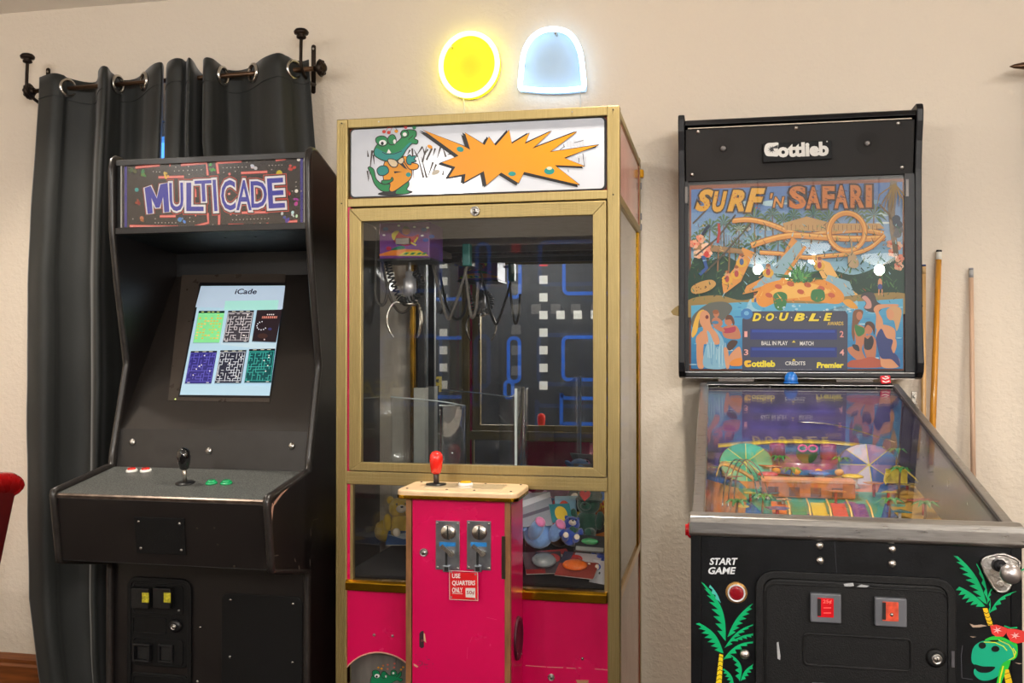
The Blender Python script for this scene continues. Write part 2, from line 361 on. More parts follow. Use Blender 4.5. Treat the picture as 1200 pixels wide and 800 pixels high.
def curtain(label, ctrl, groms, edge, zb, topdz, seed):
    """ctrl: (pixel column at the rod, depth) cross-section at the top; edge(z): sideways shift of the free edge"""
    cs = spline([(at(px, 107-(px-47)*.08, y).x, y, 0) for px, y in ctrl], 7); n = len(cs); rows = []
    H = 56; zt = RZ(cs[0].x)+.055
    L_ = [0]
    for i in range(1, n): L_.append(L_[-1]+(cs[i]-cs[i-1]).length)
    for j in range(H+1):
        t = j/H; row = []
        for i, c in enumerate(cs):
            u = L_[i]/L_[-1]; z_top = RZ(c.x)+.034+topdz(c.y, u); z = z_top+(zb-z_top)*t; k = min(1, t*2.2)
            nz = noise.noise(V((c.x*4+seed, t*2.2, seed)))*.035*k; wr = noise.noise(V((c.x*9+t*5, t*9-c.x*6, seed+9)))*.007*min(1,t*5)
            fold = (c.y+.1)*(1+.35*k)
            x = c.x+edge(z, u)+noise.noise(V((c.x*3, t*3, seed+4)))*.02*k
            y = max(-.225, min(-.026, -.105+fold-.012*k+nz*.5+wr)); q = min(1, max(0, (1.98-z)/.25))*min(1, max(0, (x+1.83)/.06))   # squeezed flat behind the arcade cabinet
            row.append(V((x, y*(1-q)+(-.06+(y+.105)*.3)*q, z)))
        rows.append(row)
    t = thing('curtain', label, 'curtain', (sum(c.x for c in cs)/n, -.1, zb), 'dark curtains on the iron rod')
    MB().grid(rows).build('panel', CLOTH, t, solid=.0025)
    # stitched header line
    hd = [p+V((0,-.003,0)) for p in rows[2]]; MB().tube(hd, .0012, 5).build('header_seam', M('curtain thread', (34,37,36), .8), t)
    for px, py, rx, ang in groms:
        p = at(px, py, RY); i = min(range(1, n-1), key=lambda i: (cs[i].x-p.x)**2+(cs[i].y-RY)**2); tg = (cs[i+1]-cs[i-1]).normalized(); ax = V((tg.y, -tg.x, 0))
        if ax.y > 0: ax = -ax
        o = V((cs[i].x, cs[i].y, RZ(p.x)))+ax*.004
        MB().lathe([(.0235,0),(.0245,.005),(.029,.008),(.0345,.005),(.036,0),(.0345,-.004),(.0235,-.004),(.0235,0)], o+ax*.004, ax, 28, cap=False).build('grommet', CHROME, t)
    return t
def ip(tab, z):
    tab = sorted(tab)
    if z <= tab[0][0]: return tab[0][1]
    for (a, va), (b, vb) in zip(tab, tab[1:]):
        if z <= b: return va+(vb-va)*(z-a)/(b-a)
    return tab[-1][1]
e0 = at(47, 107, -.13).x; ET = [(at(px, py, -.14).z, at(px, py, -.14).x-e0) for px, py in ((46,110),(41,200),(37,330),(35,480),(36,600),(39,700),(50,790),(53,800))]
curtain('dark charcoal curtain panel hanging left of the gap, reaching the floor by the baseboard',
    [(46,-.125),(62,-.14),(74,-.12),(80,-.098),(98,-.065),(111,-.058),(115,-.085),(116,-.14),(120,-.17),(126,-.163),(130,-.13),(136,-.10),(144,-.065),(158,-.06),(168,-.085),(174,-.115),(182,-.145),(190,-.15),(192.5,-.12)],
    [(79,105,1,.45),(136,101,1,-.85),(172.5,101,1,1.15)], lambda z, u: ip(ET, z)*(1-u)**1.3, .012, lambda y, u: (-(y+.1))*.22+.004*math.sin(u*9), 3)
curtain('dark charcoal curtain panel hanging right of the gap, above the arcade cabinet',
    [(196,-.12),(198,-.145),(205,-.16),(213,-.155),(219,-.135),(222,-.16),(227,-.14),(232,-.10),(239,-.06),(244,-.055),(243,-.09),(239,-.14),(242,-.16),(250,-.145),(258,-.105),(267,-.065),(280,-.055),(291,-.07),(299,-.10),(310,-.14),(326,-.155),(337,-.125),(344,-.098),(354,-.08),(362,-.085)],
    [(231,95,1,.8),(259,93,1,.55),(299.5,90,1,-1.0),(343,87,1,.4)], lambda z, u: .06*u**2*min(1,(2.3-z)/.8), .012, lambda y, u: (-(y+.1))*.25+.006*math.sin(u*14), 11)
# ---- second curtain rod and curtain just right of the frame; only its pointed end reaches in
p = at(1183, 78, -.11)
rod2 = thing('curtain_rod', 'pointed bronze curtain rod end at the right edge of the wall', 'curtain rod', (p.x, 0, p.z))
MB().lathe([(.001,0),(.006,.012),(.011,.04),(.013,.075),(.009,.10),(.012,.105),(.012,.115),(.009,.12),(.009,1.5)], p, (1,0,0), 14).build('rod', M('bronze rod'), rod2)
MB().tube([(p.x+.2,-.002,p.z-.03),(p.x+.2,-.06,p.z-.035),(p.x+.2,-.11,p.z-.012)], .006).build('bracket', IRON, rod2)
rows = []
for j in range(31):
    t = j/30; rows.append([V((p.x+.10+i*.012+.02*math.sin(t*3), -.11-.035*math.sin(i*.55)-.01*noise.noise(V((i*.2,t*3,5))), (p.z+.045)*(1-t)+.02*t)) for i in range(90)])
c2 = thing('curtain', 'beige curtain just outside the right edge of the wall', 'curtain', (p.x+.6, -.11, .02)); MB().grid(rows).build('panel', M('beige curtain cloth', (176,160,140), .8, var=.1, scale=200, sheen=.2), c2, solid=.0025)

# ================================================================ lit tube signs (plain ring and plain arch)
WT = M('white cord', (230,228,222), .5, var=.02)
def sheet_mat(name, tint):
    m, nt, p, N, L = nodes(name); out = nt.nodes['Material Output']; nt.nodes.remove(p)
    t = N('ShaderNodeBsdfTransparent'); d = N('ShaderNodeBsdfDiffuse'); d.inputs[0].default_value = (*tint,1); x = N('ShaderNodeMixShader'); x.inputs[0].default_value = .45
    nz = N('ShaderNodeTexNoise'); nz.inputs['Scale'].default_value = 3; mr = N('ShaderNodeMapRange'); mr.inputs[3].default_value = .62; mr.inputs[4].default_value = .72; L(nz.outputs[0], mr.inputs[0]); L(mr.outputs[0], x.inputs[0])
    L(t.outputs[0], x.inputs[1]); L(d.outputs[0], x.inputs[2]); L(x.outputs[0], out.inputs[0]); return m
ACR = {'y': sheet_mat('yellow frosted sheet', (.9,.85,.08)), 'b': sheet_mat('pale blue frosted sheet', (.6,.75,.9))}
def neon(label, pts, mat, back, cord, name):
    c = V((sum(p.x for p in pts)/len(pts), 0, min(p.z for p in pts))); t = thing(name, label, 'neon sign', (c.x, -.004, c.z), 'lit tube signs')
    MB().tube(pts, .0088, 12, True).build('tube', mat, t)
    MB().prism([(q.x, -.010, q.z) for q in back], (0, -.005, 0)).build('backing_sheet', ACR['y' if 'yellow' in label else 'b'], t)
    MB().tube(cord, .0022, 6).build('cord', WT, t)
    for q in (pts[len(pts)//8], pts[len(pts)*3//8]): MB().cyl((q.x,0,q.z-.012), (q.x,-.040,q.z-.012), .005, n=10).build('standoff', CHROME, t)
NY = -.042
a = at(549.5, 75.5, NY); rad = (at(549.5,39,NY).z-at(549.5,112,NY).z)/2
ringp = [V((a.x+rad*.93*math.cos(k*math.pi/30), NY, a.z+rad*math.sin(k*math.pi/30))) for k in range(60)]
pc = at(542, 111, NY)
neon('glowing yellow ring shaped tube sign on the wall above the prize machine', ringp, Mglow('yellow tube glow', (1,.95,.13), 5), [a+(q-a)*1.06 for q in ringp],
     spline([(pc.x,NY,pc.z),(pc.x-.002,-.012,pc.z-.04),(pc.x-.004,-.010,pc.z-.25),(pc.x,-.012,1.5)], 6), 'neon_sign')
prof = [(610,102),(611,84),(614,62),(622,46),(634,37),(648,34),(663,37),(673,46),(680,62),(683,84),(684,101),(678,104),(647,106),(616,104)]
arch = spline([at(x, y, NY) for x, y in prof], 5, True); ac = at(647, 72, NY); pc = at(680, 105, NY)
neon('glowing bluish white arch shaped tube sign on the wall above the prize machine', arch, Mglow('white tube glow', (.42,.70,1), 3.6), [ac+(q-ac)*1.06 for q in arch],
     spline([(pc.x,NY,pc.z),(pc.x-.003,-.012,pc.z-.04),(pc.x-.006,-.010,pc.z-.25),(pc.x,-.012,1.5)], 6), 'neon_sign')

# ================================================================ red vinyl chair at the left edge
RED = M('red vinyl', (178,16,18), .28, var=.12, scale=18, bump=.2, bscale=60, coat=.4)
DRED = M('dark red vinyl back', (128,34,34), .4, var=.12, scale=25)
CY = -.74; A_ = at(22, 566, CY+.40); cb = V((A_.x-.30, CY+.2, 0))
ch = thing('diner_chair', 'red vinyl chair with padded backrest at the left edge by the curtain', 'chair', cb)
B_ = at(-4, 690, CY+.40); d = (A_-B_).normalized(); nrm = V((-d.z, 0, d.x))
A_.y = B_.y = CY; bot = B_-d*.10; top = A_+d*.0
MB().prism([bot, top, top+nrm*.03-d*.0, bot+nrm*.03], (0,.40,0)).build('backrest_shell', DRED, ch, bevel=.012, seg=3)
rl = MB(); c0 = top+nrm*.035-d*.01; rl.tube(spline([c0+V((0,-.015,-.02)), c0+V((0,.02,0)), c0+V((0,.2,.012)), c0+V((0,.38,0)), c0+V((0,.415,-.02))], 5), .042, 14); rl.build('backrest_roll', RED, ch)
MB().tube([top+V((.004,-.003,0)), bot+V((.004,-.003,0))], .005, 8).build('piping', M('chair piping', (92,22,22), .5), ch)
MB().prism([bot+nrm*.03, top+nrm*.03, top+nrm*.075-d*.03, bot+nrm*.075], (0,.40,0)).build('backrest_pad', RED, ch, bevel=.02, seg=3)
MB().box(bot.x-.46, bot.x+.02, CY, CY+.40, .42, .50).build('seat', RED, ch, bevel=.025, seg=3)
for sx in (-.43, -.01):
    for sy in (.03, .37): MB().cyl((bot.x+sx, CY+sy, 0), (bot.x+sx, CY+sy, .44), .012, n=12).build('leg', CHROME, ch)

# ================================================================ cue sticks leaning on the wall behind the pinball machine
def cue(label, tpx, bpx, rt, rb, cols, ytop):
    T_ = at(*tpx, ytop); B2 = at(*bpx, -.055); d = (T_-B2).normalized(); ln = T_.z/d.z*1.0; base = T_-d*ln
    if base.y < -.098: base.y = -.098
    d = (T_-base).normalized(); ln = (T_-base).length
    t = thing('cue_stick', label, 'cue stick', base, 'cue sticks by the pinball machine')
    MB().cyl(base+d*(ln*.42), T_-d*.03, rb*.86, rt, n=14).build('shaft', cols[0], t)
    MB().lathe([(rb*.7,0),(rb*1.25,.01),(rb*1.2,ln*.25),(rb,ln*.42)], base, d, 14).build('butt', cols[1], t)
    MB().cyl(T_-d*.03, T_-d*.006, rt*1.02, n=14).build('ferrule', cols[2], t); MB().cyl(T_-d*.006, T_, rt, n=12).build('tip', cols[3], t)
MAP = M('maple', (214,170,112), .35, var=.15, scale=12, stretch=(8,8,.5), coat=.3); YEL = M('amber lacquer', (206,140,38), .28, var=.15, scale=12, stretch=(8,8,.5), coat=.4)
IV = M('ivory ferrule', (236,232,222), .3, var=.02); BLKT = M('dark tip', (34,32,34), .7); BLT = M('blue chalk tip', (52,72,120), .8)
cue('pale cue stick close beside the pinball backbox, with blue tip', (1082.5,310), (1083.5,470), .0065, .0105, (MAP, M('dark butt',(60,36,22),.3), M('wood ferrule',(206,170,120),.4), BLT), -.018)
cue('thick amber cue stick with white ferrule and dark tip, middle of three', (1100.5,293), (1094,490), .0085, .0125, (YEL, YEL, IV, BLKT), -.02)
cue('slim pale pink cue stick standing apart on the right', (1138,314), (1141,540), .0065, .0095, (M('rosy maple',(206,172,146),.4,var=.12,scale=12,stretch=(8,8,.5)), M('dark butt'), M('grey ferrule',(170,170,172),.4), M('grey tip',(140,140,144),.7)), -.018)
p = at(1071.5, 466, -.004)
lt = MB().box(p.x-.008, p.x+.008, -.006, 0, p.z-.02, p.z+.02); lt.cyl((p.x,-.006,p.z+.006), (p.x,-.018,p.z+.006), .006, n=10)
tag(lt.build('wall_latch', CHROME, bevel=.001), 'small metal latch on the wall below the backbox', 'latch')
# ================================================================ prize claw machine
CX0, CX1, CF, CB = -1.009, -.239, -.76, -.035; CH = 1.90
def gold_mat():
    m, nt, p, N, L = nodes('gold anodised aluminium')
    tc = N('ShaderNodeTexCoord'); mp = N('ShaderNodeMapping'); mp.inputs['Scale'].default_value = (60,60,2); L(tc.outputs['Object'], mp.inputs[0]); n = N('ShaderNodeTexNoise'); n.inputs['Scale'].default_value = 6; L(mp.outputs[0], n.inputs[0])
    r = N('ShaderNodeValToRGB'); r.color_ramp.elements[0].color = (*lin((146,128,82)),1); r.color_ramp.elements[1].color = (*lin((178,158,108)),1); L(n.outputs[0], r.inputs[0]); L(r.outputs[0], p.inputs['Base Color'])
    p.inputs['Metallic'].default_value = .75; p.inputs['Roughness'].default_value = .42; return m
GOLD = gold_mat(); BRASS = M('polished brass', (176,132,30), .16, metal=1, var=.12, scale=20)
PINK = M('pink laminate', (200,3,78), .25, var=.06, scale=5, coat=.25)
PINK_REFL = M('pink laminate with wall reflection tint', (196,110,96), .2, var=.08, scale=8, coat=.5)  # same pink laminate, with the wall's grazing reflection painted into its base colour
SCREW = M('steel screw', (175,172,168), .28, metal=1, var=.1); STEEL = M('zinc steel', (160,165,172), .32, metal=1, var=.18, scale=40)
BLK = M('black plastic', (18,18,20), .38, var=.2, scale=40); MGL = Mglass('machine glass', (.985,.99,.985), .035, haze=.008); CLR = Mglass('clear acrylic', (.97,.98,.985), .04, haze=.03)
claw = thing('claw_machine', 'tall gold framed prize claw machine with pink panels between the two black machines', 'claw machine', ((CX0+CX1)/2, (CF+CB)/2, 0))
def post(x0, x1, y0, y1):
    t = MB().box(x0, x1, y0, y1, 0, CH).build('corner_post', GOLD, claw, bevel=.003)
    return t
PW = .032
for x0, x1 in ((CX0, CX0+PW), (CX1-PW, CX1)):
    po = post(x0, x1, CF, CF+.035); post(x0, x1, CB-.035, CB)
    for k in range(5): MB().box(x0+.006+k*.005, x0+.0085+k*.005, CF-.0015, CF, .02, CH-.012).build('rib', GOLD, po)
    for z in (CH-.012, 1.67): MB().cyl(((x0+x1)/2, CF, z), ((x0+x1)/2, CF-.003, z), .0022, n=8).build('screw', M('dark screw', (60,52,40), .4, metal=.6), po)
ix0, ix1 = CX0+PW, CX1-PW
for nm, z0, z1, y0 in (('top_rail', 1.875, 1.90, CF+.002), ('marquee_rail', 1.66, 1.683, CF+.002)): MB().box(ix0, ix1, y0, y0+.03, z0, z1).build(nm, GOLD, claw, bevel=.002)
cr = MB().box(ix0, ix1, CF-.004, CF+.03, .91, .945).build('cross_rail', GOLD, claw, bevel=.002)
for k in range(3): MB().box(ix0, ix1, CF-.0055, CF-.004, .918+k*.009, .9215+k*.009).build('rib', GOLD, cr)
for x in (ix0+.09, ix1-.09): MB().cyl((x, CF, 1.888), (x, CF-.002, 1.888), .002, n=8).build('screw', SCREW, claw)
# roof and upper box
MB().box(CX0+.004, CX1-.004, CF+.02, CB, 1.885, 1.895).build('roof_panel', M('roof board', (150,120,86), .6, var=.2), claw)
for x0, x1 in ((CX0+.004, CX0+.012), (CX1-.012, CX1-.004)):
    MB().box(x0, x1, CF+.035, CB-.035, 1.67, 1.885).build('upper_side_panel', PINK_REFL, claw)
    MB().box(x0, x1, CF+.035, CB-.035, .02, .63).build('lower_side_panel', PINK_REFL, claw)
    MB().box(x0+.002, x1-.002, CF+.035, CB-.035, .65, 1.66).build('side_glass', MGL, claw)
    for nm, z0, z1 in (('side_rail', 1.872, 1.893), ('side_rail', 1.652, 1.676), ('side_sill', .625, .650)): MB().box(x0-.004, x1+.004, CF+.035, CB-.03, z0, z1).build(nm, BRASS if nm == 'side_sill' else GOLD, claw, bevel=.002)
    for y in (CB-.075, CB-.055): MB().box(x0-.002, x1+.002, y, y+.008, .65, 1.652).build('side_track', BRASS, claw, bevel=.0015)
    MB().box(x0-.002, x1+.002, CB-.035, CB, .02, 1.885).build('rear_edge', PINK_REFL, claw)
MB().box(CX1-.004, CX1+.012, CB-.03, CB-.004, 1.835, 1.862).build('amber_clip', M('amber plastic', (222,160,20), .2, var=.1, coat=.5), claw, bevel=.005)
for z in (1.80, 1.70, 1.665): MB().box(CX1-.004, CX1+.004, CB-.02, CB-.004, z, z+.02).build('hinge_tab', M('grey tab', (120,118,124), .5), claw)
# back: mirror and body
MB().box(CX0+.012, CX1-.012, CB-.035, CB-.02, .02, 1.885).build('back_panel', M('back board', (70,50,40), .7), claw)
MB().box(CX0+.036, CX1-.036, MIRY, MIRY+.004, .64, 1.66).build('mirror', M('mirror silver', (205,208,212), .01, metal=1, var=.005, rvar=0), claw)
# ---- marquee: white back-lit board with print
mq = (lambda p, q: (p.x, q.x, q.z, p.z))(at(409, 154, CF+.012), at(709, 232, CF+.012))
MB().box(ix0, ix1, CF+.020, CF+.026, 1.683, 1.875).build('marquee_backing', M('backing red', (150,70,50), .6), claw)
corners = [at(411, 151.5, CF+.012), at(709, 136.5, CF+.012), at(709, 221.5, CF+.012), at(411, 231, CF+.012)]
x0, x1 = corners[0].x, corners[1].x; z0 = max(corners[2].z, 1.686); z1 = min(corners[0].z, 1.8735)
MB().prism([(a, CF+.014, b) for a, b in rrect(x0-.003, z0-.001, x1+.003, z1+.001, .012)], (0,.004,0)).build('marquee_border', BLK, claw)
mqb = MB().prism([(a, CF+.0105, b) for a, b in rrect(x0+.002, z0+.002, x1-.002, z1-.002, .011)], (0,.0034,0), ).build('marquee_board', M('white acrylic', (184,188,198), .14, var=.01, coat=.5, emit=.04), claw)
A = Art(lambda u, v: at(u, v, CF+.0104), (0,-1,0), .0001)
c3 = lambda pts: [(420+a/8, 140+b/8) for a, b in pts]; c4 = lambda pts: [(560+a/7.275, 130+b/7.275) for a, b in pts]
K = (26,24,26); OR = (238,156,6); GR = (16,140,76); TE = (18,146,140)
# sketchy grass strokes
for a in ([(85,290),(92,350)],[(100,560),(128,290)],[(112,400),(135,290)],[(150,420),(140,330)],[(95,580),(85,480)],[(520,550),(505,270)],[(560,350),(610,545)],[(590,350),(640,545)],[(520,280),(555,350)],[(545,340),(600,255)],[(600,250),(625,330)],[(640,250),(600,400)],[(660,350),(690,270)],[(690,255),(640,380)],[(700,340),(720,270)],[(740,360),(770,260)],[(790,260),(820,350)],[(835,330),(870,320)],[(650,545),(700,400)],[(690,520),(730,420)],[(800,470),(790,520)],[(460,330),(485,285)],[(620,330),(650,280)]):
    A.line(c3(a), [.4, 2.2], (70,60,56))
for a in ([(740,300),(700,330)],[(820,270),(900,250)],[(895,360),(908,470)],[(860,400),(862,440)],[(770,500),(772,520)],[(730,285),(738,310)]): A.line(c4(a), .7, (60,56,60))
for k in range(16): A.line(c4([(760+k*10, 240+random.random()*30), (758+k*10, 300+random.random()*20)]), .25, (150,150,158)); A.line(c4([(800+k*8, 370+random.random()*30), (800+k*8, 440+random.random()*60)]), .25, (160,160,168))
# burst: dark offset shadow, outline, orange
B1 = [(600,97),(1010,255),(990,120),(1180,235),(1230,205),(1255,265)]
burst = c3([(605,98),(985,248),(1050,285),(1000,125),(1185,240)]) + c4([(95,222),(152,297),(268,165),(290,280),(440,190),(400,282),(628,172),(465,322),(842,178),(615,350),(1030,290),(735,400),(910,472),(655,462),(868,630),(395,520),(348,615),(200,525),(75,630),(50,505)]) + c3([(1175,485),(995,585),(1005,510),(850,540),(910,445),(785,405),(940,340)])
A.poly([(u-4.6, v+2.0) for u, v in burst], K); A.poly([(u-2.4, v+1.0) for u, v in burst], K); A.line([(u-2.6, v+1.2) for u, v in burst], 3.4, K, True); A.line([(u, v) for u, v in burst], 1.6, K, True); A.poly(burst, OR)
A.ell(420+955/8, 140+280/8, 4.2, 3, TE, rot=.3); A.ell(560+293/7.275, 130+536/7.275, 4.4, 2.7, TE); A.ell(560+610/7.275, 130+512/7.275, 6, 4.2, TE); A.ell(560+610/7.275, 130+488/7.275, 3.2, 1.9, (236,222,190)); A.ell(420+672/8,140+255/8,3.2,2,OR,rot=.5); A.ell(420+725/8,140+495/8,5,2.6,(200,192,176),rot=-.4)
# cartoon reptile in an orange jacket
def S(pts, col, ol=.9): A.line([(p.x,p.y) for p in spline([(a,b,0) for a,b in c3(pts)],5,True)], ol*2.3, K, True); A.smooth(c3(pts), col)
A.ell(420+345/8, 140+688/8, 20.5, 3, K, rot=-.06)
S([(95,450),(140,470),(165,560),(230,610),(300,610),(320,660),(230,670),(160,610),(125,520)], GR)
S([(350,685),(375,640),(390,600),(455,570),(470,610),(450,655),(480,680),(440,694),(370,696)], GR)
S([(250,400),(330,380),(430,360),(480,430),(500,500),(480,560),(420,610),(330,670),(295,660),(300,600),(240,560)], OR)
S([(420,360),(450,355),(460,400),(550,420),(555,455),(510,468),(470,450)], OR)
S([(225,575),(300,570),(315,545),(320,570),(270,600),(230,600)], GR)
S([(180,470),(215,440),(265,445),(280,490),(240,520),(195,515)], TE); S([(455,365),(480,335),(500,350),(535,345),(520,375),(540,390),(500,400),(490,420),(462,410)], TE)
S([(150,320),(165,260),(215,215),(300,225),(350,225),(410,170),(400,130),(440,105),(490,100),(535,110),(540,150),(520,180),(555,200),(545,228),(500,225),(450,280),(410,345),(350,385),(250,385),(180,355)], GR)
A.smooth(c3([(152,320),(170,270),(230,300),(300,320),(400,290),(470,225),(500,220),(450,280),(408,342),(350,382),(250,382),(182,352)]), TE)
S([(175,215),(170,180),(205,160),(250,165),(275,200),(262,235),(215,245)], GR); A.ell(420+230/8,140+218/8,4.2,3.1,(250,250,250)); A.ell(420+226/8,140+225/8,1.8,2.1,K)
S([(280,190),(300,155),(330,148),(350,180),(345,225),(300,232)], GR); A.ell(420+342/8,140+208/8,1.6,2.6,(250,250,250))
S([(405,140),(415,110),(450,105),(468,135),(450,160),(415,165)], GR); A.ell(420+436/8,140+140/8,2.4,2.2,(250,250,250))
A.line(c3([(225,305),(260,325),(340,322),(410,295)]), .8, K); A.poly(c3([(268,315),(285,278),(308,310),(300,318)]), (250,250,250)); A.line(c3([(470,190),(500,165),(512,150)]), .8, K)
S([(280,380),(330,378),(365,405),(355,440),(310,435)], (228,206,170)); S([(375,390),(415,360),(425,390),(400,415)], (228,206,170)); A.poly(c3([(385,415),(420,410),(462,470),(430,455)]), K)
A.poly(c3([(332,485),(410,488),(340,505)]), K); A.ell(420+470/8,140+517/8,3,2.6,TE); A.ell(420+440/8,140+360/8,1.5,2,OR)
for x, y, c in ((242,115,(220,60,40)),(287,123,(220,60,40)),(357,110,OR),(443,72,(200,40,40)),(525,78,GR)): A.ell(420+x/8,140+y/8,2.2,2,c)
A.line(c3([(262,105),(283,74),(316,84),(298,118)]), .7, (200,60,40)); A.line(c3([(365,105),(350,78),(338,66)]), .6, K)
A.build('marquee_print', Mprint('marquee ink', .35, emit=.03, gain=.66), claw)
# ---- front door
dx0, dx1, dz0, dz1 = ix0+.008, CX1-PW-.002, .947, 1.655; fw = .034
DF = CF-.006
gx0, gx1, gz0, gz1 = dx0+fw, dx1-fw, dz0+.023, dz1-.036
dr = MB().box(gx0-.004, gx1+.004, CF+.002, CF+.006, gz0-.004, gz1+.004).build('door_glass', MGL, claw); 
def member(name, P):
    q = MB().prism([(a, DF, b) for a, b in P], (0,.02,0)).build(name, GOLD, claw, bevel=.0015); return q
fl = member('door_stile', [(dx0,dz0),(gx0,gz0),(gx0,gz1),(dx0,dz1)]); fr = member('door_stile', [(dx1,dz0),(dx1,dz1),(gx1,gz1),(gx1,gz0)])
ft = member('door_rail', [(dx0,dz1),(gx0,gz1),(gx1,gz1),(dx1,dz1)]); fb = member('door_rail', [(dx0,dz0),(dx1,dz0),(gx1,gz0),(gx0,gz0)])
for k in range(5):
    f = .12+k*.17
    for fo, P, Q in ((fl, (dx0,gx0), 0), (fr, (dx1,gx1), 0)):
        x = P[0]+(P[1]-P[0])*f; MB().box(x-.0014, x+.0014, DF-.0012, DF, dz0+(gz0-dz0)*f+.002, dz1+(gz1-dz1)*f-.002).build('rib', GOLD, fo)
    for fo, P in ((ft, (dz1,gz1)), (fb, (dz0,gz0))):
        z = P[0]+(P[1]-P[0])*f; MB().box(dx0+(gx0-dx0)*f+.002, dx1+(gx1-dx1)*f-.002, DF-.0012, DF, z-.0012, z+.0012).build('rib', GOLD, fo)
def camlock(name, x, y, z, r, par, ax=(0,-1,0)):
    o = MB().lathe([(r,0),(r,.004),(r*.82,.006),(r*.8,.0045),(r*.5,.0045),(r*.45,.007),(r*.02,.007)], (x,y,z), ax, 20).build(name, SCREW, par)
    a = V(ax); u, w = perp(a); MB().obox(V((x,y,z))+a*.0072, u*r*.1, w*r*.32, a*.0006).build('keyhole', M('dark keyhole',(12,12,12),.6), o); return o
lk = at(557, 247.5, DF); camlock('door_lock', lk.x, DF, lk.z, .013, claw)
MB().box(ix0, dx0, CF+.004, CF+.02, .625, 1.66).build('pink_strip', PINK, claw)
# ---- lower glass, sill, lower panel
MB().box(ix0+.008, ix1, CF+.008, CF+.012, .645, .912).build('lower_glass', MGL, claw)
for x in (ix0+.008, ix1-.008): MB().box(x, x+.008, CF+.004, CF+.02, .65, .91).build('glass_edge_trim', GOLD, claw)
sl = MB().prism([(ix0, CF+.03, .655), (ix0, CF-.004, .653), (ix0, CF-.012, .648), (ix0, CF-.012, .626), (ix0, CF, .624)], (ix1-ix0,0,0)).build('sill', BRASS, claw, bevel=.002)
# lower front panel with round prize hatch
hc = at(446, 818, CF+.006); hr = (at(446,764.5,CF+.006).z-hc.z)
pz0, pz1 = .03, .626; N_ = 40; circ = [(hc.x+hr*math.cos(2*math.pi*k/N_), hc.z+hr*math.sin(2*math.pi*k/N_)) for k in range(N_)]
def ray_rect(a):
    c, s = math.cos(a), math.sin(a); t = min(((ix1-hc.x)/c if c > 1e-9 else (ix0-hc.x)/c if c < -1e-9 else 9), ((pz1-hc.z)/s if s > 1e-9 else (pz0-hc.z)/s if s < -1e-9 else 9)); return (hc.x+c*t, hc.z+s*t)
angs = sorted([2*math.pi*k/N_ for k in range(N_)]+[math.atan2(z-hc.z, x-hc.x) % (2*math.pi) for x in (ix0,ix1) for z in (pz0,pz1)])
pm = MB(); n = len(angs)
inn = [V((hc.x+hr*math.cos(a), CF+.006, hc.z+hr*math.sin(a))) for a in angs]; outr = [V((ray_rect(a)[0], CF+.006, ray_rect(a)[1])) for a in angs]
pm.add(inn+outr+[p+V((0,.018,0)) for p in inn]+[p+V((0,.018,0)) for p in outr], [q for i in range(n) for j in [(i+1)%n] for q in ((i,j,j+n,i+n),(i,i+2*n,j+2*n,j),(i+n,j+n,j+3*n,i+3*n),(i+2*n,i+3*n,j+3*n,j+2*n))])
pm.build('lower_front_panel', PINK, claw)
MB().tube([p+V((0,-.0005,0)) for p in [V((hc.x+hr*1.005*math.cos(2*math.pi*k/48), CF+.006, hc.z+hr*1.005*math.sin(2*math.pi*k/48))) for k in range(48)]], .0022, 6, True).build('hatch_rim', M('worn rim', (196,150,130), .4), claw)
hf = MB().lathe([(hr+.01,0),(hr+.01,.006)], (hc.x, CF+.05, hc.z), (0,1,0), 36).build('prize_flap', M('smoked grey flap', (116,112,106), .3, var=.25, scale=10, stretch=(4,1,.6), metal=.3), claw)
A = Art(lambda u, v: at(u, v, CF+.0495), (0,-1,0), .0001); c5 = lambda pts: [(400+a/11.43, 730+b/11.43) for a, b in pts]
def S5(pts, col): A.line([(p.x,p.y) for p in spline([(a,b,0) for a,b in c5(pts)],5,True)], 1.2, K, True); A.smooth(c5(pts), col)
G2 = (14,132,84)
S5([(390,800),(400,740),(430,700),(540,690),(590,660),(640,700),(690,690),(760,680),(800,650),(800,700),(770,730),(820,750),(790,780),(740,760),(650,830),(640,960),(420,960),(380,900)], G2)
S5([(420,680),(425,640),(470,632),(510,660),(505,720),(450,728)], G2); A.ell(400+480/11.43,730+705/11.43,3,2.3,(245,245,245)); A.ell(400+474/11.43,730+712/11.43,1.3,1.4,K)
S5([(535,700),(550,655),(580,645),(600,670),(598,720),(560,730)], G2); A.ell(400+598/11.43,730+712/11.43,.9,1.5,(245,245,245))
S5([(670,690),(672,640),(710,630),(740,660),(720,700)], G2); A.ell(400+697/11.43,730+668/11.43,1.3,1.3,(245,245,245)); A.line(c5([(735,720),(760,700),(780,670)]),.7,K)
for x, y, c in ((497,593,OR),(540,607,OR),(620,612,(224,110,90)),(708,592,(224,110,90)),(800,620,OR),(828,588,OR),(560,568,(210,120,60)),(622,556,(224,110,90)),(712,540,(224,110,90))): A.ell(400+x/11.43,730+y/11.43,1.2,1.1,c)
A.build('flap_print', Mprint('flap ink', .4), claw)
MB().box(ix0, ix1, CF+.10, CF+.104, .03, .62).build('inner_wall', M('inner wall grey', (70,66,62), .6), claw)
for px, py in ((438.5,743.8),(460,744.8),(682.5,771.5)):
    q = at(px, py, CF+.006); MB().dome(q, (0,-1,0), .0042, .003).build('rivet', SCREW, claw)
q = at(646, 793, CF+.006); camlock('panel_lock', q.x, CF+.006, q.z, .009, claw)
A = Art(lambda u, v: at(u, v, CF+.0058), (0,-1,0), .0002); WORN = (222,150,140)
for a, b in (((616,779.5),(640,781.2)),((641,781.4),(660,782)),((664,782.2),(675,783)),((678,782),(681,782.6)),((697,783.5),(713,784.6))): A.line([a,b], .7, WORN)
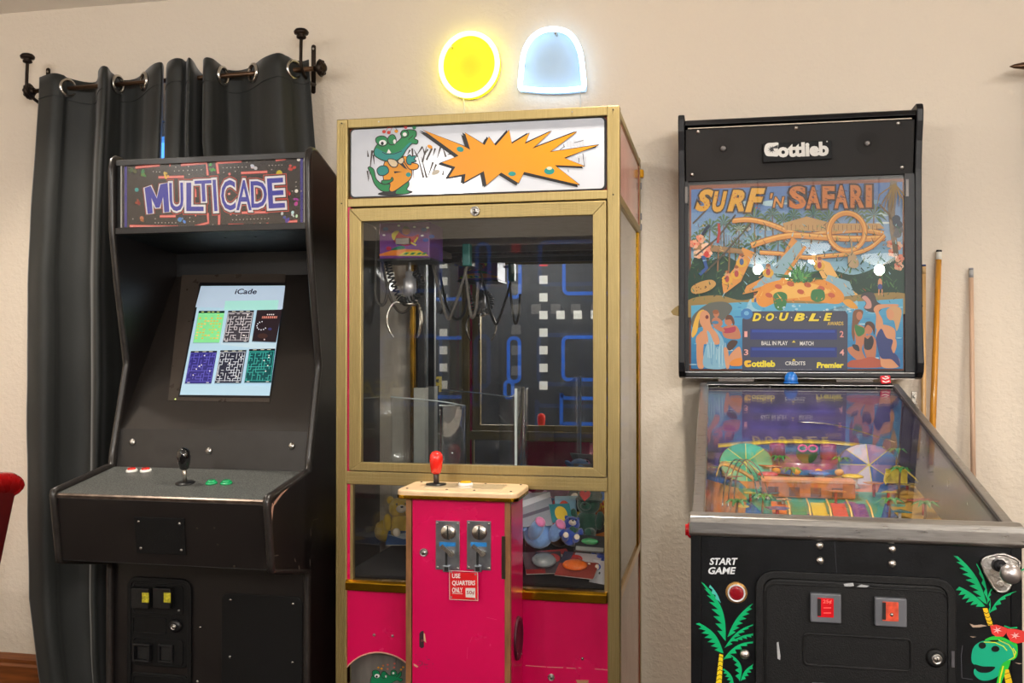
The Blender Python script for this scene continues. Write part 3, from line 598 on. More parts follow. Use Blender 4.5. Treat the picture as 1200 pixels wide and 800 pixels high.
A.poly([(675,796.5),(690,796.5),(689,801),(677,801)], (190,140,100)); A.build('scuff_marks', Mprint('bare board scuffs', .6), claw)['kind'] = 'stuff'
# ---- interior
BED = .66
MB().box(CX0+.014, CX1-.014, CF+.03, MIRY, BED-.01, BED).build('prize_bed', M('black speckled carpet', (20,20,24), .95, var=.8, scale=240, bump=.6, bscale=400), claw)
MB().box(CX0+.014, CX1-.014, CF+.03, MIRY, 1.64, 1.655).build('inner_ceiling', M('inner dark brown', (52,38,30), .35, var=.2), claw)
MB().box(CX0+.02, CX1-.02, MIRY-.012, MIRY-.004, 1.588, 1.64).build('rear_header', M('perforated dark steel', (70,60,54), .4, metal=.5, var=.6, scale=160), claw)
for y in (-.36, -.16): MB().box(CX0+.02, CX1-.02, y-.008, y+.008, 1.592, 1.615).build('gantry_rail', M('rail steel', (120,112,104), .4, metal=1), claw)
gx = at(474, 283, -.58)
MB().box(gx.x-.02, gx.x+.02, -.60, -.14, 1.575, 1.592).build('gantry_beam', M('rail steel'), claw)
PUR = M('purple box enamel', (104,44,120), .4, var=.08)
b0 = at(444.5, 262, -.585); b1 = at(503.5, 302, -.585); bz0, bz1 = b1.z, b0.z+.002
cb_ = MB().box(b0.x, b1.x, -.585, -.445, bz0, bz1).build('carriage_box', PUR, claw, bevel=.003)
MB().box(b0.x-.004, b1.x+.004, -.59, -.44, bz0-.006, bz0).build('carriage_base', BLK, cb_)
c6 = lambda pts: [(410+a/5.16, 245+b/5.16) for a, b in pts]
for fn, nn in ((lambda u, v: at(u, v, -.5852), (0,-1,0)), (lambda u, v: (lambda p: V((b0.x+b1.x-p.x, -.4448, p.z)))(at(u, v, -.5852)), (0,1,0))):
    A = Art(fn, nn, .0001)
    A.poly(c6([(178,282),(178,272),(250,250),(330,241),(420,246),(476,280)]), (232,130,30)); A.poly(c6([(290,282),(330,258),(420,252),(476,281)]), (220,200,40))
    for x in (320,360,400,430): A.poly(c6([(x,275),(x+18,262),(x+40,262),(x+22,276)]), (30,130,60))
    A.ell(*c6([(235,237)])[0], 3, 2.4, (190,30,50)); A.smooth(c6([(255,248),(265,235),(290,225),(320,222),(330,240)]), (30,120,80))
    A.smooth(c6([(265,190),(262,150),(290,135),(330,160),(380,165),(415,152),(412,180),(385,200),(350,222),(300,215)]), (190,24,50))
    A.smooth(c6([(258,180),(254,150),(275,132),(298,135),(280,160),(270,186)]), (232,210,60)); A.ell(*c6([(318,196)])[0], 6, 3.6, (232,210,60), rot=.3); A.poly(c6([(385,195),(408,168),(414,172),(395,205)]), (232,210,60)); A.poly(c6([(365,195),(405,215),(398,222),(370,208)]), (232,210,60))
    A.ell(*c6([(340,132)])[0], 4.6, 4.4, (206,110,50)); A.poly(c6([(318,118),(330,104),(352,106),(362,120)]), (70,80,60))
    for x, y in ((216,120),(448,124),(458,186),(495,165)): A.ell(*c6([(x,y)])[0], 3.4, 2.2, (50,80,170))
    for x, y in ((296,100),(390,108),(206,157),(438,160),(470,112)): A.ell(*c6([(x,y)])[0], 1.8, 1.1, (230,225,230))
    A.build('carriage_print', Mprint('carriage ink', .4), cb_)
# claw head
ccx, ccy = gx.x-.005, -.515
cl = MB(); zc = bz0-.006
cl.cyl((ccx,ccy,zc), (ccx,ccy,zc-.03), .0045, n=10); cl.lathe([(.006,0),(.012,.002),(.013,.02),(.019,.022),(.0195,.07),(.014,.072),(.012,.085),(.02,.088),(.021,.093),(.01,.096)], (ccx,ccy,zc-.025), (0,0,-1), 18)
hd = cl.build('claw_motor', M('brushed claw steel', (196,196,200), .42, metal=.7, var=.15), claw); zk = zc-.12
MB().lathe([(.018,0),(.022,.003),(.022,.008),(.016,.012)], (ccx,ccy,zk+.004), (0,0,-1), 16).build('claw_hub', CHROME, hd)
for k in range(3):
    an = math.radians(200+120*k); dv = V((math.cos(an), math.sin(an), 0)); q = lambda r, z: V((ccx,ccy,zk))+dv*r+V((0,0,z))
    MB().tube(spline([q(.018,.0), q(.045,.002), q(.062,-.025), q(.066,-.055), q(.056,-.085), q(.046,-.10)], 6), [.0036]*25+[.003]*5+[.0016], 8).build('prong', CHROME, hd)
    MB().tube([q(.014,.03), q(.03,.018), q(.044,.002)], .002, 6).build('prong_link', CHROME, hd)
def coil(pts, r, rw, turns):
    P = spline(pts, 10); n = len(P); out = []; per = turns*10
    for i in range(per+1):
        t = i/per*(n-1); a = int(min(t, n-2)); p = P[a].lerp(P[a+1], t-a); d = (P[a+1]-P[a]).normalized(); u, w = perp(d); an = i/10*2*math.pi; out.append(p+(u*math.cos(an)+w*math.sin(an))*r)
    return MB().tube(out, rw, 5)
coil([(ccx-.06,ccy-.02,zc), (ccx-.052,ccy-.02,zc-.04), (ccx-.03,ccy-.01,zc-.10), (ccx-.01,ccy-.01,zc-.115)], .0085, .0026, 15).build('coil_cable', BLK, claw)
coil([(ccx-.01,ccy-.02,zc-.113), (ccx+.03,ccy-.02,zc-.10), (ccx+.04,ccy-.01,zc-.06), (ccx+.015,ccy,zc-.03)], .0085, .0026, 15).build('coil_cable', BLK, claw)
CAB = M('grey cable', (92,86,80), .5)
for pts in ([(470-27,262),(441,300),(440,345),(446,357),(452,352),(455,330)], [(447,300),(456,345),(468,365),(480,360),(486,335)], [(505,300),(512,330),(523,370),(530,366),(545,320),(548,300)], [(545,315),(549,350),(553,372),(558,360),(560,330)]):
    MB().tube(spline([at(x, y, -.40) for x, y in pts], 7), .0048, 7).build('cable_loop', CAB, claw)
MB().box(at(548,300,-.4).x-.012, at(548,300,-.4).x+.012, -.42, -.39, at(548,312,-.4).z, 1.592).build('teal_clamp', M('teal plastic', (20,110,104), .4), claw, bevel=.003)
p0 = at(495, 300, -.13); p1 = at(494, 455, -.13)
MB().box(p0.x-.011, p0.x+.011, -.145, -.123, p1.z, 1.64).build('guide_post', BLK, claw); MB().box(p0.x-.024, p0.x+.016, -.15, -.11, BED, p1.z+.003).build('guide_sleeve', M('pale grey plastic', (170,172,164), .5, var=.08), claw, bevel=.002)
# clear chute walls
def wallstrip(name, plan, zt, mat=CLR, th=.004):
    P = [V((x, y, 0)) for x, y in plan]; rows = [[V((p.x, p.y, z if not callable(z) else z(i/(len(P)-1)))) for i, p in enumerate(P)] for z in (BED+.001, zt)]
    return MB().grid(rows).build(name, mat, claw, solid=th)
pl_ = [(p.x, p.y) for p in spline([(CX0+.02,-.36,0),(-.86,-.36,0),(-.775,-.37,0),(-.735,-.42,0),(-.73,-.50,0),(-.73,-.71,0)], 6)]
wallstrip('chute_wall', pl_, lambda t: 1.10+.05*abs(t-.55))
MB().tube([(x, y, 1.10+.05*abs(i/(len(pl_)-1)-.55)) for i, (x, y) in enumerate(pl_)], .0022, 6).build('chute_edge', M('polished edge', (186,196,200), .1, var=.03), claw)
wallstrip('divider_sheet', [(-.60,-.55),(-.56,-.56),(-.52,-.57)]+[(-.52,-.60),(-.52,-.71)], lambda t: 1.12+.05*min(1,t*2))
MB().box(-.523,-.517,-.712,-.706,BED,1.17).build('chute_edge', M('polished edge'), claw)
# ---- control console
KX0, KX1, KF = -.757, -.491, -.92; KT = .905
con = MB().box(KX0+.012, KX1, KF+.012, CF-.001, .03, KT).build('console_body', PINK, claw, bevel=.002)
PLY = M('plywood edge', (128,84,46), .55, var=.35, scale=30, stretch=(3,3,.4))
MB().box(KX0+.016, KX1-.014, KF, KF+.0118, .03, KT-.004).build('console_door', PINK, claw, bevel=.0015)
for x in (KX0, KX1-.0135): MB().box(x, x+.0135, KF-.001, KF+.0118, .03, KT-.002).build('ply_edge', PLY, con)
# top plate
t0 = at(470, 571, KF-.012); TZ = .925
q = rrect(KX0-.022, KF-.018, KX1+.020, CF-.008, .022)
tp = MB().prism([(a, b, TZ-.018) for a, b in q], (0,0,.018)).build('console_top', M('tan laminate', (222,190,150), .4, var=.1), claw, bevel=.005, seg=3)
MB().prism([(a, b, TZ-.0225) for a, b in rrect(KX0-.023, KF-.019, KX1+.021, CF-.010, .022)], (0,0,.010)).build('edge_band', BRASS, tp, bevel=.002)
q = rrect(KX0+.035, KF+.030, KX1-.03, CF-.045, .004); MB().prism([(a, b, TZ) for a, b in q], (0,0,.0022)).build('control_plate', M('clear over beige plate', (196,178,150), .2, var=.08, coat=.5), tp)
for a in (KX0, (KX0+KX1)/2-.03, (KX0+KX1)/2+.04, KX1):
    for b in (KF+.008, CF-.03): MB().dome((a,b,TZ), (0,0,1), .0035, .002).build('screw', M('dark screw'), tp)
j = at(510.5, 562, KF+.07); jx, jy = j.x, KF+.075
js = MB().lathe([(.026,0),(.026,.003),(.008,.005)], (jx,jy,TZ+.002), (0,0,1), 24).build('joystick_base', BLK, claw)
MB().cyl((jx,jy,TZ+.004), (jx,jy,TZ+.036), .0075, n=14).build('joystick_shaft', M('dark brown shaft', (58,44,40), .4), js)
MB().lathe([(.009,0),(.013,.004),(.0155,.018),(.0175,.036),(.0165,.048),(.011,.056),(.001,.059)], (jx,jy,TZ+.03), (0,0,1), 24).build('joystick_grip', M('red joystick ball', (224,40,30), .15, var=.04, coat=.6), js)
bx, by = at(545, 562, KF+.07).x, KF+.075
bt = MB().lathe([(.019,0),(.019,.005),(.016,.008),(.016,.002)], (bx,by,TZ+.002), (0,0,1), 24).build('push_button', M('white plastic', (232,230,224), .3), claw); MB().lathe([(.0145,0),(.0145,.009),(.012,.011),(.001,.0112)], (bx,by,TZ+.003), (0,0,1), 20).build('button_cap', M('yellow cap', (226,170,20), .25, coat=.4), bt)
# coin mechanisms
KFp = KF-.0005
for u0 in (511, 547.5):
    a = at(u0, 609.5, KF); b = at(u0+28, 668, KF); x0, x1, z0, z1 = a.x, b.x, b.z, a.z; cxm = (x0+x1)/2
    cm = MB().box(x0, x1, KF-.004, KF, z0, z1).build('coin_mechanism', STEEL, claw, bevel=.0012)
    MB().lathe([(.0195,0),(.0195,.003),(.017,.006),(.004,.0065)], (cxm+.002, KF-.004, z1-.027), (0,-1,0), 24).build('coin_disc', CHROME, cm)
    MB().box(cxm+.0005, cxm+.0035, KF-.0118, KF-.004, z1-.043, z1-.011).build('coin_slot', M('slot black', (8,8,8), .7), cm)
    MB().box(x0+.010, x1-.010, KF-.0052, KF-.004, z1-.062, z1-.052).build('blue_label', M('blue label', (30,120,190), .4, var=.2, scale=200), cm)
    MB().box(cxm-.006, cxm+.0, KF-.0047, KF-.004, z0+.012, z1-.066).build('return_slot', M('slot black'), cm)
    lv = MB(); lv.cyl((cxm+.010, KF-.004, z0+.042), (cxm+.010, KF-.012, z0+.042), .008, n=14); lv.obox((cxm+.000, KF-.011, z0+.05), V((.014,0,-.011)), (0,.002,0), V((.003,0,.004)))
    lv.build('return_lever', CHROME, cm)
    cup = MB().box(cxm-.010, cxm+.008, KF-.012, KF-.004, z0-.003, z0+.012); cup.build('return_cup', STEEL, cm, bevel=.001)
    MB().box(cxm-.006, cxm+.004, KF-.0125, KF-.0118, z0-.001, z0+.009).build('cup_opening', M('slot black'), cm)
    for x in (x0+.005, x1-.005):
        for z in (z0+.006, z1-.006): MB().dome((x,KF-.004,z), (0,-1,0), .0032, .002).build('rivet', SCREW, cm)
# little sign
a = at(527.5, 669, KF-.006); b = at(560.5, 703, KF-.006)
sg = MB().box(a.x, b.x, KF-.015, KF-.012, b.z, a.z).build('quarters_sign', M('red sign plate', (206,18,28), .35, var=.04), claw); lab(sg, 'small red plate reading USE QUARTERS ONLY 50¢')
MB().box(a.x+.01, b.x-.01, KF-.012, KF, b.z+.01, a.z-.01).build('sign_spacer', STEEL, sg)
A = Art(lambda u, v: at(u, v, KF-.0152), (0,-1,0), .0002); c7 = lambda x, y: (465+x/5.7125, 660+y/5.7125)
WH = (240,236,232)
A.line([c7(*p) for p in ((352,47),(541,57),(543,248),(354,240))], .9, (228,200,200), True)
for t, x0, y0, x1, y1 in (('USE',371,68,424,97),('QUARTERS',371,115,524,150),('ONLY',371,162,440,194)): A.text(t, *c7(x0,y0), *c7(x1,y1), WH, off=.025)
A.line([c7(371,200), c7(440,203)], .6, WH); A.poly([c7(461,164), c7(526,164), c7(526,230), c7(461,226)], (232,222,216)); A.text('50¢', *c7(467,182), *c7(520,212), (170,40,50), off=.015)
for x, y in ((365,58),(526,73),(365,225),(528,238)): A.ell(*c7(x,y), 1.1, 1.1, (150,140,140))
A.build('sign_print', Mprint('sign ink', .4), sg)
q = at(497, 647, KF); camlock('console_lock', q.x, KF, q.z, .0105, claw)
a = at(590.5, 628, KF); b = at(590.5, 678, KF); MB().box(a.x-.005, a.x+.004, KF-.004, KF, b.z, a.z).build('hinge', M('dark screw'), claw, bevel=.001)
# worn key hole and scuffs on the console door
A = Art(lambda u, v: at(u, v, KF-.0003), (0,-1,0), .0002); s7 = lambda P: [c7(*p) for p in P]
A.poly(s7([(165,460),(188,470),(196,530),(185,520),(168,510)]), (222,180,140)); A.poly(s7([(110,668),(125,675),(145,690),(135,696),(115,684)]), (214,160,130))
for k in range(26):
    x, y = random.gauss(178,26), random.gauss(665,22); A.ell(*c7(x,y), .5+random.random()*.8, .3+random.random()*.5, (150,8,66))
for P in ([(600,360),(670,376)],[(505,490),(490,530)],[(475,560),(470,640)]): A.line(s7(P), .35, (226,60,110))
A.build('scuff_marks', Mprint('bare board scuffs'), con)['kind'] = 'stuff'
q0 = at(494, 749, KF); kh = MB().prism([(q0.x+a*.9, KF-.0008, q0.z+b) for a, b in ((-.006,.014),(-.002,.02),(.006,.022),(.007,-.018),(.001,-.022),(-.006,-.018))], (0,.0006,0)).build('worn_keyhole', M('dark wine hole', (44,4,22), .7), con)
MB().cyl((q0.x+.002,KF-.0008,q0.z-.002), (q0.x+.002,KF-.004,q0.z-.002), .003, n=10).build('latch_pin', M('latch pin', (120,60,70), .4, metal=.5), kh)
# oval speaker grille on the console's side
sc_ = atX(605.5, 749, KX1); sp = MB().lathe([(.001,.003),(.03,.003),(.034,.006),(.037,.006),(.039,0)], (0,0,0), (1,0,0), 32)
for v in sp.v: v.y *= 1.25; v.z *= 1.42; v += V((KX1, (KF+CF)/2+.01, sc_.z))
sp.build('speaker_grille', M('dark red mesh', (70,10,30), .5, var=.5, scale=300), con)
for dy, dz in ((0,.046),(-.03,-.03),(.02,-.045)): MB().dome((KX1+.006,(KF+CF)/2+.01+dy,sc_.z+dz), (1,0,0), .002, .0015, 8).build('screw', SCREW, con)
# ================================================================ prizes inside
def soft(name, rgb, sp=None):
    m = M(name, rgb, .9, var=.22, scale=26, bump=.5, bscale=220, sheen=.5); return m
def plush(label, loc, s, cols, rz=0, tilt=(0,0), name='plush_bear', hat=None, tagc=None):
    """sitting or tumbled soft toy: body, head, ears, arms, legs"""
    t = thing(name, label, 'plush toy', loc, 'soft toys in the prize bed'); R_ = Matrix.Rotation(rz,3,'Z') @ Matrix.Rotation(tilt[0],3,'X') @ Matrix.Rotation(tilt[1],3,'Y'); L0 = V(loc)
    P = lambda x, y, z: L0+R_ @ V((x*s, y*s, z*s))
    def E_(nm, c, r, mt, par=t): return MB().ell(P(*c), tuple(v*s for v in r), 14, 9, R_).build(nm, mt, par)
    E_('body', (0,0,.42), (.36,.32,.42), cols[0]); hdq = E_('head', (0,-.05,1.0), (.36,.33,.33), cols[0])
    E_('muzzle', (0,-.32,.93), (.17,.14,.13), cols[1], hdq); E_('nose', (0,-.45,.97), (.05,.04,.035), BLK, hdq)
    for sx in (-1,1):
        E_('ear', (sx*.27,.02,1.27), (.12,.07,.13), cols[0], hdq); E_('eye', (sx*.14,-.34,1.08), (.035,.03,.04), BLK, hdq)
        E_('arm', (sx*.42,-.12,.55), (.14,.15,.28), cols[0]); E_('leg', (sx*.24,-.36,.16), (.15,.30,.16), cols[0]); E_('paw', (sx*.24,-.62,.17), (.12,.06,.13), cols[1])
    if hat: MB().lathe([(v*s, w_*s) for v, w_ in ((.40,.0),(.41,.05),(.36,.10),(.33,.35),(.22,.47),(.02,.5))], P(0,-.02,1.08), R_ @ V((0,0,1)), 20).build('hat', hat, hdq)
    if tagc:
        hp = [(0,-.16),(.15,0),(.17,.10),(.10,.17),(0,.10),(-.10,.17),(-.17,.10),(-.15,0)]; MB().prism([P(a,-.50,1.22+b) for a, b in hp], R_ @ V((0,-.02*s,0))).build('heart_tag', tagc, hdq)
    return t
BLUp = soft('pale blue plush', (130,170,226)); CREAM = soft('cream plush', (226,212,190)); PNKp = soft('pink plush', (214,120,170)); GRNp = soft('dark green plush', (14,70,52)); BRNp = soft('brown plush', (140,86,50)); YELp = soft('yellow plush', (206,170,50)); DBL = soft('royal blue plush', (40,70,160))
def G(px, py, y): return at(px, py, y)
def on(px, y, z): return V((at(px, 640, y).x, y, z))
plush('pale blue soft bear toy lying on the prizes beside the console', on(634,-.625,.735), .125, (BLUp, PNKp), rz=.75, tilt=(-.8,.25))
plush('dark green soft toy with green hat and red heart tag', on(686,-.58,.755), .092, (GRNp, GRNp), rz=-.15, tilt=(-.2,.05), hat=soft('green felt', (10,56,44)), tagc=M('red heart tag', (206,30,40), .3, var=.05), name='plush_hat_bear')
plush('brown fuzzy soft toy against the right glass of the prize bed', on(699,-.48,.70), .08, (BRNp, CREAM), rz=-.7, tilt=(-.5,.3))
plush('yellow soft toy at the back left of the prize bed', on(470,-.30,.672), .10, (YELp, CREAM), rz=.5, tilt=(-.3,0))
plush('royal blue soft toy half buried below the green hat toy', on(667,-.64,.745), .062, (DBL, CREAM), rz=.3, tilt=(-.6,.2))
plush('small royal blue soft toy by the right post', on(703,-.655,.685), .055, (DBL, CREAM), rz=-.5, tilt=(-.2,.0))
plush('brown soft toy behind the pale blue bear', on(652,-.42,.70), .09, (BRNp, CREAM), rz=.2, tilt=(-.9,.3))
plush('pink soft toy under the heap at the back of the prize bed', on(620,-.30,.672), .115, (PNKp, CREAM), rz=.2, tilt=(-.1,.2))
plush('cream soft toy at the back right of the prize bed', on(690,-.28,.672), .12, (CREAM, BRNp), rz=-.3, tilt=(-.2,-.2))
def card(label, c, w_, h_, tilt, rz, bgc, shapes, blister=None, words=None):
    """carded toy: printed card with a clear blister and the toy in it"""
    R_ = Matrix.Rotation(rz,3,'Z') @ Matrix.Rotation(tilt,3,'X'); U, W, N0 = R_ @ V((1,0,0)), R_ @ V((0,0,1)), R_ @ V((0,-1,0)); c = V(c)
    t = thing('carded_toy', label, 'toy', c-W*h_/2, 'carded toys in the prize bed')
    MB().obox(c, U*w_/2, -N0*.0012, W*h_/2).build('card', M('card stock', (200,196,190), .5), t)
    A = Art(lambda u, v: c+U*(u-.5)*w_+W*(.5-v)*h_+N0*.0014, N0, .0002); A.rect(0,0,1,1,bgc)
    for kind, *a in shapes: getattr(A, kind)(*a)
    A.build('card_print', Mprint('card ink', .3), t)
    if blister:
        bu, bv, bw, bh, col = blister; bc = c+U*(bu-.5)*w_+W*(.5-bv)*h_
        MB().lathe([(bh*1.15,0),(bh*1.1,.018),(bh*.8,.024),(.001,.024)], bc, N0, 20).build('blister', CLR, t)
        MB().ell(bc+N0*.010, (bw,bh,.008), 14, 8, Matrix((U, W, N0)).transposed()).build('toy', M('toy '+str(col), col, .3, var=.1, coat=.3), t)
    return t
card('carded toy with grey disc in a clear blister at the front of the bed', on(637,-.665,.70), .105, .08, -1.0, .35, (70,60,66), [('ell',.8,.3,.15,.2,(170,60,60)),('rect',0,.8,.5,1,(150,40,40))], (.5,.5,.034,.026,(120,126,130)))
card('carded toy with orange disc in a clear blister at the front right', on(678,-.675,.70), .11, .085, -.95, -.25, (150,60,50), [('rect',.3,0,1,.35,(196,190,190)),('ell',.35,.3,.2,.2,(200,50,40)),('rect',0,.0,.25,.5,(60,60,80))], (.45,.6,.036,.019,(236,110,20)))
card('blue toy card with slanted yellow lettering at the upper right of the prize heap', on(701,-.52,.815), .13, .12, -.35, -.25, (40,110,190), [('smooth',[(.02,.75),(.1,.5),(.5,.25),(.98,.1),(.95,.4),(.5,.55),(.2,.8)],(200,60,30)),('text','HOT WHEELS',.04,.25,.98,.55,(236,190,30),.02,.2,-.5),('ell',.6,.78,.2,.1,(220,150,40)),('ell',.85,.6,.07,.07,(20,20,30))])
card('pale printed bag with black patch in the middle of the prize heap', on(672,-.54,.81), .10, .11, -.45, .3, (136,176,200), [('rect',.6,.1,.95,.55,(24,26,30)),('rect',.66,.18,.78,.46,(220,220,120)),('ell',.25,.3,.15,.18,(210,80,60)),('ell',.4,.65,.16,.12,(236,206,60)),('ell',.7,.8,.2,.12,(240,240,236)),('ell',.2,.75,.1,.1,(60,120,70))])
card('silver foil bagged toy leaning beside the console near the top', on(626,-.62,.835), .11, .10, -.6, .5, (150,154,166), [('poly',[(0,.3),(1,0),(1,.15),(0,.5)],(214,216,226)),('poly',[(0,.7),(1,.4),(1,.5),(0,.8)],(96,94,112))])
card('dark blue carded toy with orange shape behind the blue bear', on(640,-.52,.81), .09, .09, -.5, .1, (44,66,104), [('ell',.5,.7,.4,.16,(200,110,40)),('ell',.4,.3,.25,.18,(96,120,160)),('rect',.7,.1,.95,.5,(170,40,50))])
card('yellow and red carded toy wedged in the middle of the heap', on(660,-.56,.80), .09, .06, -.8, -.4, (206,170,50), [('poly',[(0,0),(.5,0),(.2,1),(0,1)],(180,40,50)),('ell',.7,.5,.2,.3,(60,110,160))])
card('green toy in a clear box below the green hat', on(692,-.66,.755), .085, .045, -.5, -.15, (34,40,44), [('rect',.05,.7,.95,.95,(150,156,150))], (.5,.42,.024,.009,(60,150,90)))
card('white cardboard flap standing in the front right corner', on(703,-.69,.685), .055, .065, -.35, -.5, (206,208,212), [('ell',.5,.5,.05,.05,(30,30,34))])
card('purple and silver foil bag at the top of the prize heap', on(655,-.38,.775), .16, .10, -.6, .15, (120,90,140), [('poly',[(0,.2),(1,.05),(1,.3),(0,.5)],(190,186,204)),('poly',[(.2,.6),(.9,.5),(.8,.8),(.1,.9)],(70,60,90))])
card('blue and yellow carded toy flat on the bed behind the chute', on(478,-.36,.69), .13, .08, -1.2, .2, (40,80,130), [('poly',[(0,.3),(.6,.1),(1,.5),(.4,.6)],(180,190,200)),('ell',.7,.7,.2,.15,(200,160,40))])
card('red and white carded toy lying low behind the grey disc card', on(652,-.60,.70), .09, .07, -1.1, .6, (190,60,60), [('ell',.5,.5,.3,.3,(230,220,210)),('rect',.1,.1,.3,.9,(60,60,120))])
card('orange and black printed bag against the right glass', on(706,-.58,.79), .07, .085, -.4, -.7, (206,120,40), [('poly',[(0,.5),(1,.2),(1,.6),(0,.9)],(40,30,30)),('ell',.5,.3,.25,.18,(236,206,120))])
card('teal printed card tucked between the blue bear and green toy', on(658,-.60,.815), .06, .075, -.6, .5, (40,130,140), [('ell',.5,.4,.3,.3,(236,200,60)),('rect',0,.75,1,1,(210,60,90))])
card('magenta foil snack bag at the back of the prize heap', on(685,-.44,.80), .12, .09, -.5, -.2, (170,40,120), [('poly',[(0,.1),(1,.3),(1,.5),(0,.3)],(230,190,220)),('ell',.5,.65,.25,.2,(240,210,70))])
b_ = MB().lathe([(.0,0),(.02,.002),(.034,.016),(.037,.035),(.03,.055),(.015,.066),(.001,.068)], on(452,-.28,.662), (0,0,1), 20)
tag(b_.build('toy_ball', M('yellow rubber', (206,170,40), .4, var=.1)), 'yellow rubber ball at the back left of the prize bed', 'ball')
# ================================================================ upright arcade cabinet
AX0, AX1 = -1.745, -1.110; PT = .018
def worn_black():
    m, nt, p, N, L = nodes('worn black laminate')
    tc = N('ShaderNodeTexCoord'); n = N('ShaderNodeTexNoise'); n.inputs['Scale'].default_value = 7; n.inputs['Detail'].default_value = 8; L(tc.outputs['Object'], n.inputs[0])
    r = N('ShaderNodeValToRGB'); r.color_ramp.elements[0].color = (*lin((15,12,12)),1); r.color_ramp.elements[1].color = (*lin((25,20,19)),1); L(n.outputs[0], r.inputs[0]); L(r.outputs[0], p.inputs['Base Color'])
    mr = N('ShaderNodeMapRange'); mr.inputs[3].default_value = .26; mr.inputs[4].default_value = .46; L(n.outputs[0], mr.inputs[0]); L(mr.outputs[0], p.inputs['Roughness']); return m
LAM = worn_black(); MOLD = M('black t-molding', (40,36,34), .32, var=.25, scale=60)
FLAT = M('flat black board', (11,10,11), .5, var=.25, scale=20); MET = M('black wrinkle metal', (9,9,10), .5, spec=.28, var=.25, scale=120, bump=.25, bscale=500)
arc = thing('arcade_cabinet', 'black upright arcade cabinet with blue lettered marquee and lit screen', 'arcade cabinet', ((AX0+AX1)/2, -.5, 0))
front = [(-.70,.0),(-.70,.655),(-.925,.705),(-.952,.885),(-.95,.893),(-.694,.934),(-.690,.97),(-.622,1.229),(-.672,1.473),(-.695,1.62),(-.700,1.80),(-.694,1.83),(-.680,1.838)]
prof = front+[(-.655,1.838),(-.12,1.66),(-.12,0)]
for x in (AX0, AX1-PT):
    sp = MB().prism([(x, y, z) for y, z in prof], (PT,0,0)).build('side_panel', LAM, arc)
    mol = []
    for (a, b), (c, d) in zip(front, front[1:]):
        k = max(1, int(math.hypot(c-a, d-b)/.02)); mol += [(a+(c-a)*i/k, b+(d-b)*i/k) for i in range(k)]
    mol.append(front[-1]); mol += [(-.655,1.838),(-.5,1.786)]
    MB().tube([(x+PT/2, y+.004, z) for y, z in mol], .0102, 10).build('t_molding', MOLD, sp)
ax0, ax1 = AX0+PT, AX1-PT
# top, marquee
MB().prism([(ax0, y, z) for y, z in ((-.69,1.83),(-.655,1.83),(-.12,1.652),(-.12,1.637),(-.655,1.815),(-.69,1.815))], (ax1-ax0,0,0)).build('top_board', LAM, arc)
MY = -.682
mz1 = at(143,194.5,MY).z; mz0 = at(143,267,MY).z
MB().box(ax0, ax1, MY-.006, MY+.012, mz1, 1.832).build('marquee_top_strip', LAM, arc, bevel=.002); MB().box(ax0, ax1, MY-.010, MY+.012, mz0-.02, mz0).build('marquee_bottom_strip', LAM, arc, bevel=.002)
mx0, mx1 = at(143.5,230,MY).x, at(356.5,226,MY).x
for x0, x1 in ((ax0, mx0), (mx1, ax1)): MB().box(x0, x1, MY, MY+.012, mz0, mz1).build('marquee_end_strip', FLAT, arc)
for x in (mx0-.002, mx1+.002): MB().box(x-.0015, x+.0015, MY-.004, MY, mz0, mz1).build('marquee_retainer', M('clear retainer', (170,168,164), .2, var=.05), arc)
MB().box(mx0, mx1, MY+.002, MY+.006, mz0, mz1).build('marquee_board', FLAT, arc)
A = Art(lambda u, v: at(u, v, MY+.0018), (0,-1,0), .0001)
cL = lambda x, y: (125+x/6.67, 165+y/6.67); cR = lambda x, y: (245+x/6.67, 160+y/6.67)
def edge_y(u, t): return (194.5+(184-194.5)*(u-143)/214)*(1-t)+(267+(262-267)*(u-143)/214)*t
A.poly([(143.5,edge_y(143.5,0)),(356.5,edge_y(356.5,0)),(356.5,edge_y(356.5,1)),(143.5,edge_y(143.5,1))], (34,26,28))
for u in (147.5, 353.5): A.poly([(u-1.6,edge_y(u,.01)),(u+1.4,edge_y(u,.01)),(u+1.4,edge_y(u,.99)),(u-1.6,edge_y(u,.99))], (46,40,140))
RB_ = (226,86,80); RC = (246,150,140)
for f, P in ((cL,[[(225,208),(415,190)],[(490,190),(500,190)],[(580,188),(780,172),(790,270)],[(405,285),(605,280)],[(690,375),(695,440)],[(785,470),(790,480)],[(415,590),(540,588)],[(690,580),(700,580)],[(790,565),(795,640),(690,668)],[(180,665),(560,672)]]),
             (cR,[[(60,205),(255,192)],[(60,205),(72,290)],[(155,285),(165,300)],[(250,285),(455,275)],[(520,185),(600,172)],[(155,440),(160,455)],[(370,400),(372,450)],[(80,600),(78,690)],[(165,605),(175,605)],[(255,595),(460,590)],[(150,690),(270,690)],[(350,688),(355,688)],[(450,684),(465,682)],[(600,668),(690,660)]])):
    for pts in P: A.line([f(*p) for p in pts], 3.0, RB_); A.line([f(*p) for p in pts], 1.1, RC)
DW = (226,216,206)
for f, pts in ((cL, [(365,240),(390,242),(415,243)]+[(530+k*35,235-k*1.5) for k in range(7)]+[(540,205),(645,262),(640,200),(380,608),(380,640)]+[(405+k*27,640) for k in range(6)]+[(650,600),(650,630),(680,630),(205,610),(200,670),(830,655)]),
               (cR, [(110+k*30,244-k*1) for k in range(7)]+[(115,280),(205,272),(295,200),(490,258)]+[(470+k*25,226-k) for k in range(5)]+[(680,355),(680,390),(650,426),(720,426),(155,450),(215,615)]+[(185+k*28,650-k*1) for k in range(11)]+[(30,690),(400,675)])):
    for p in pts: A.rect(f(*p)[0]-.45, f(*p)[1]-.45, f(*p)[0]+.45, f(*p)[1]+.45, DW)
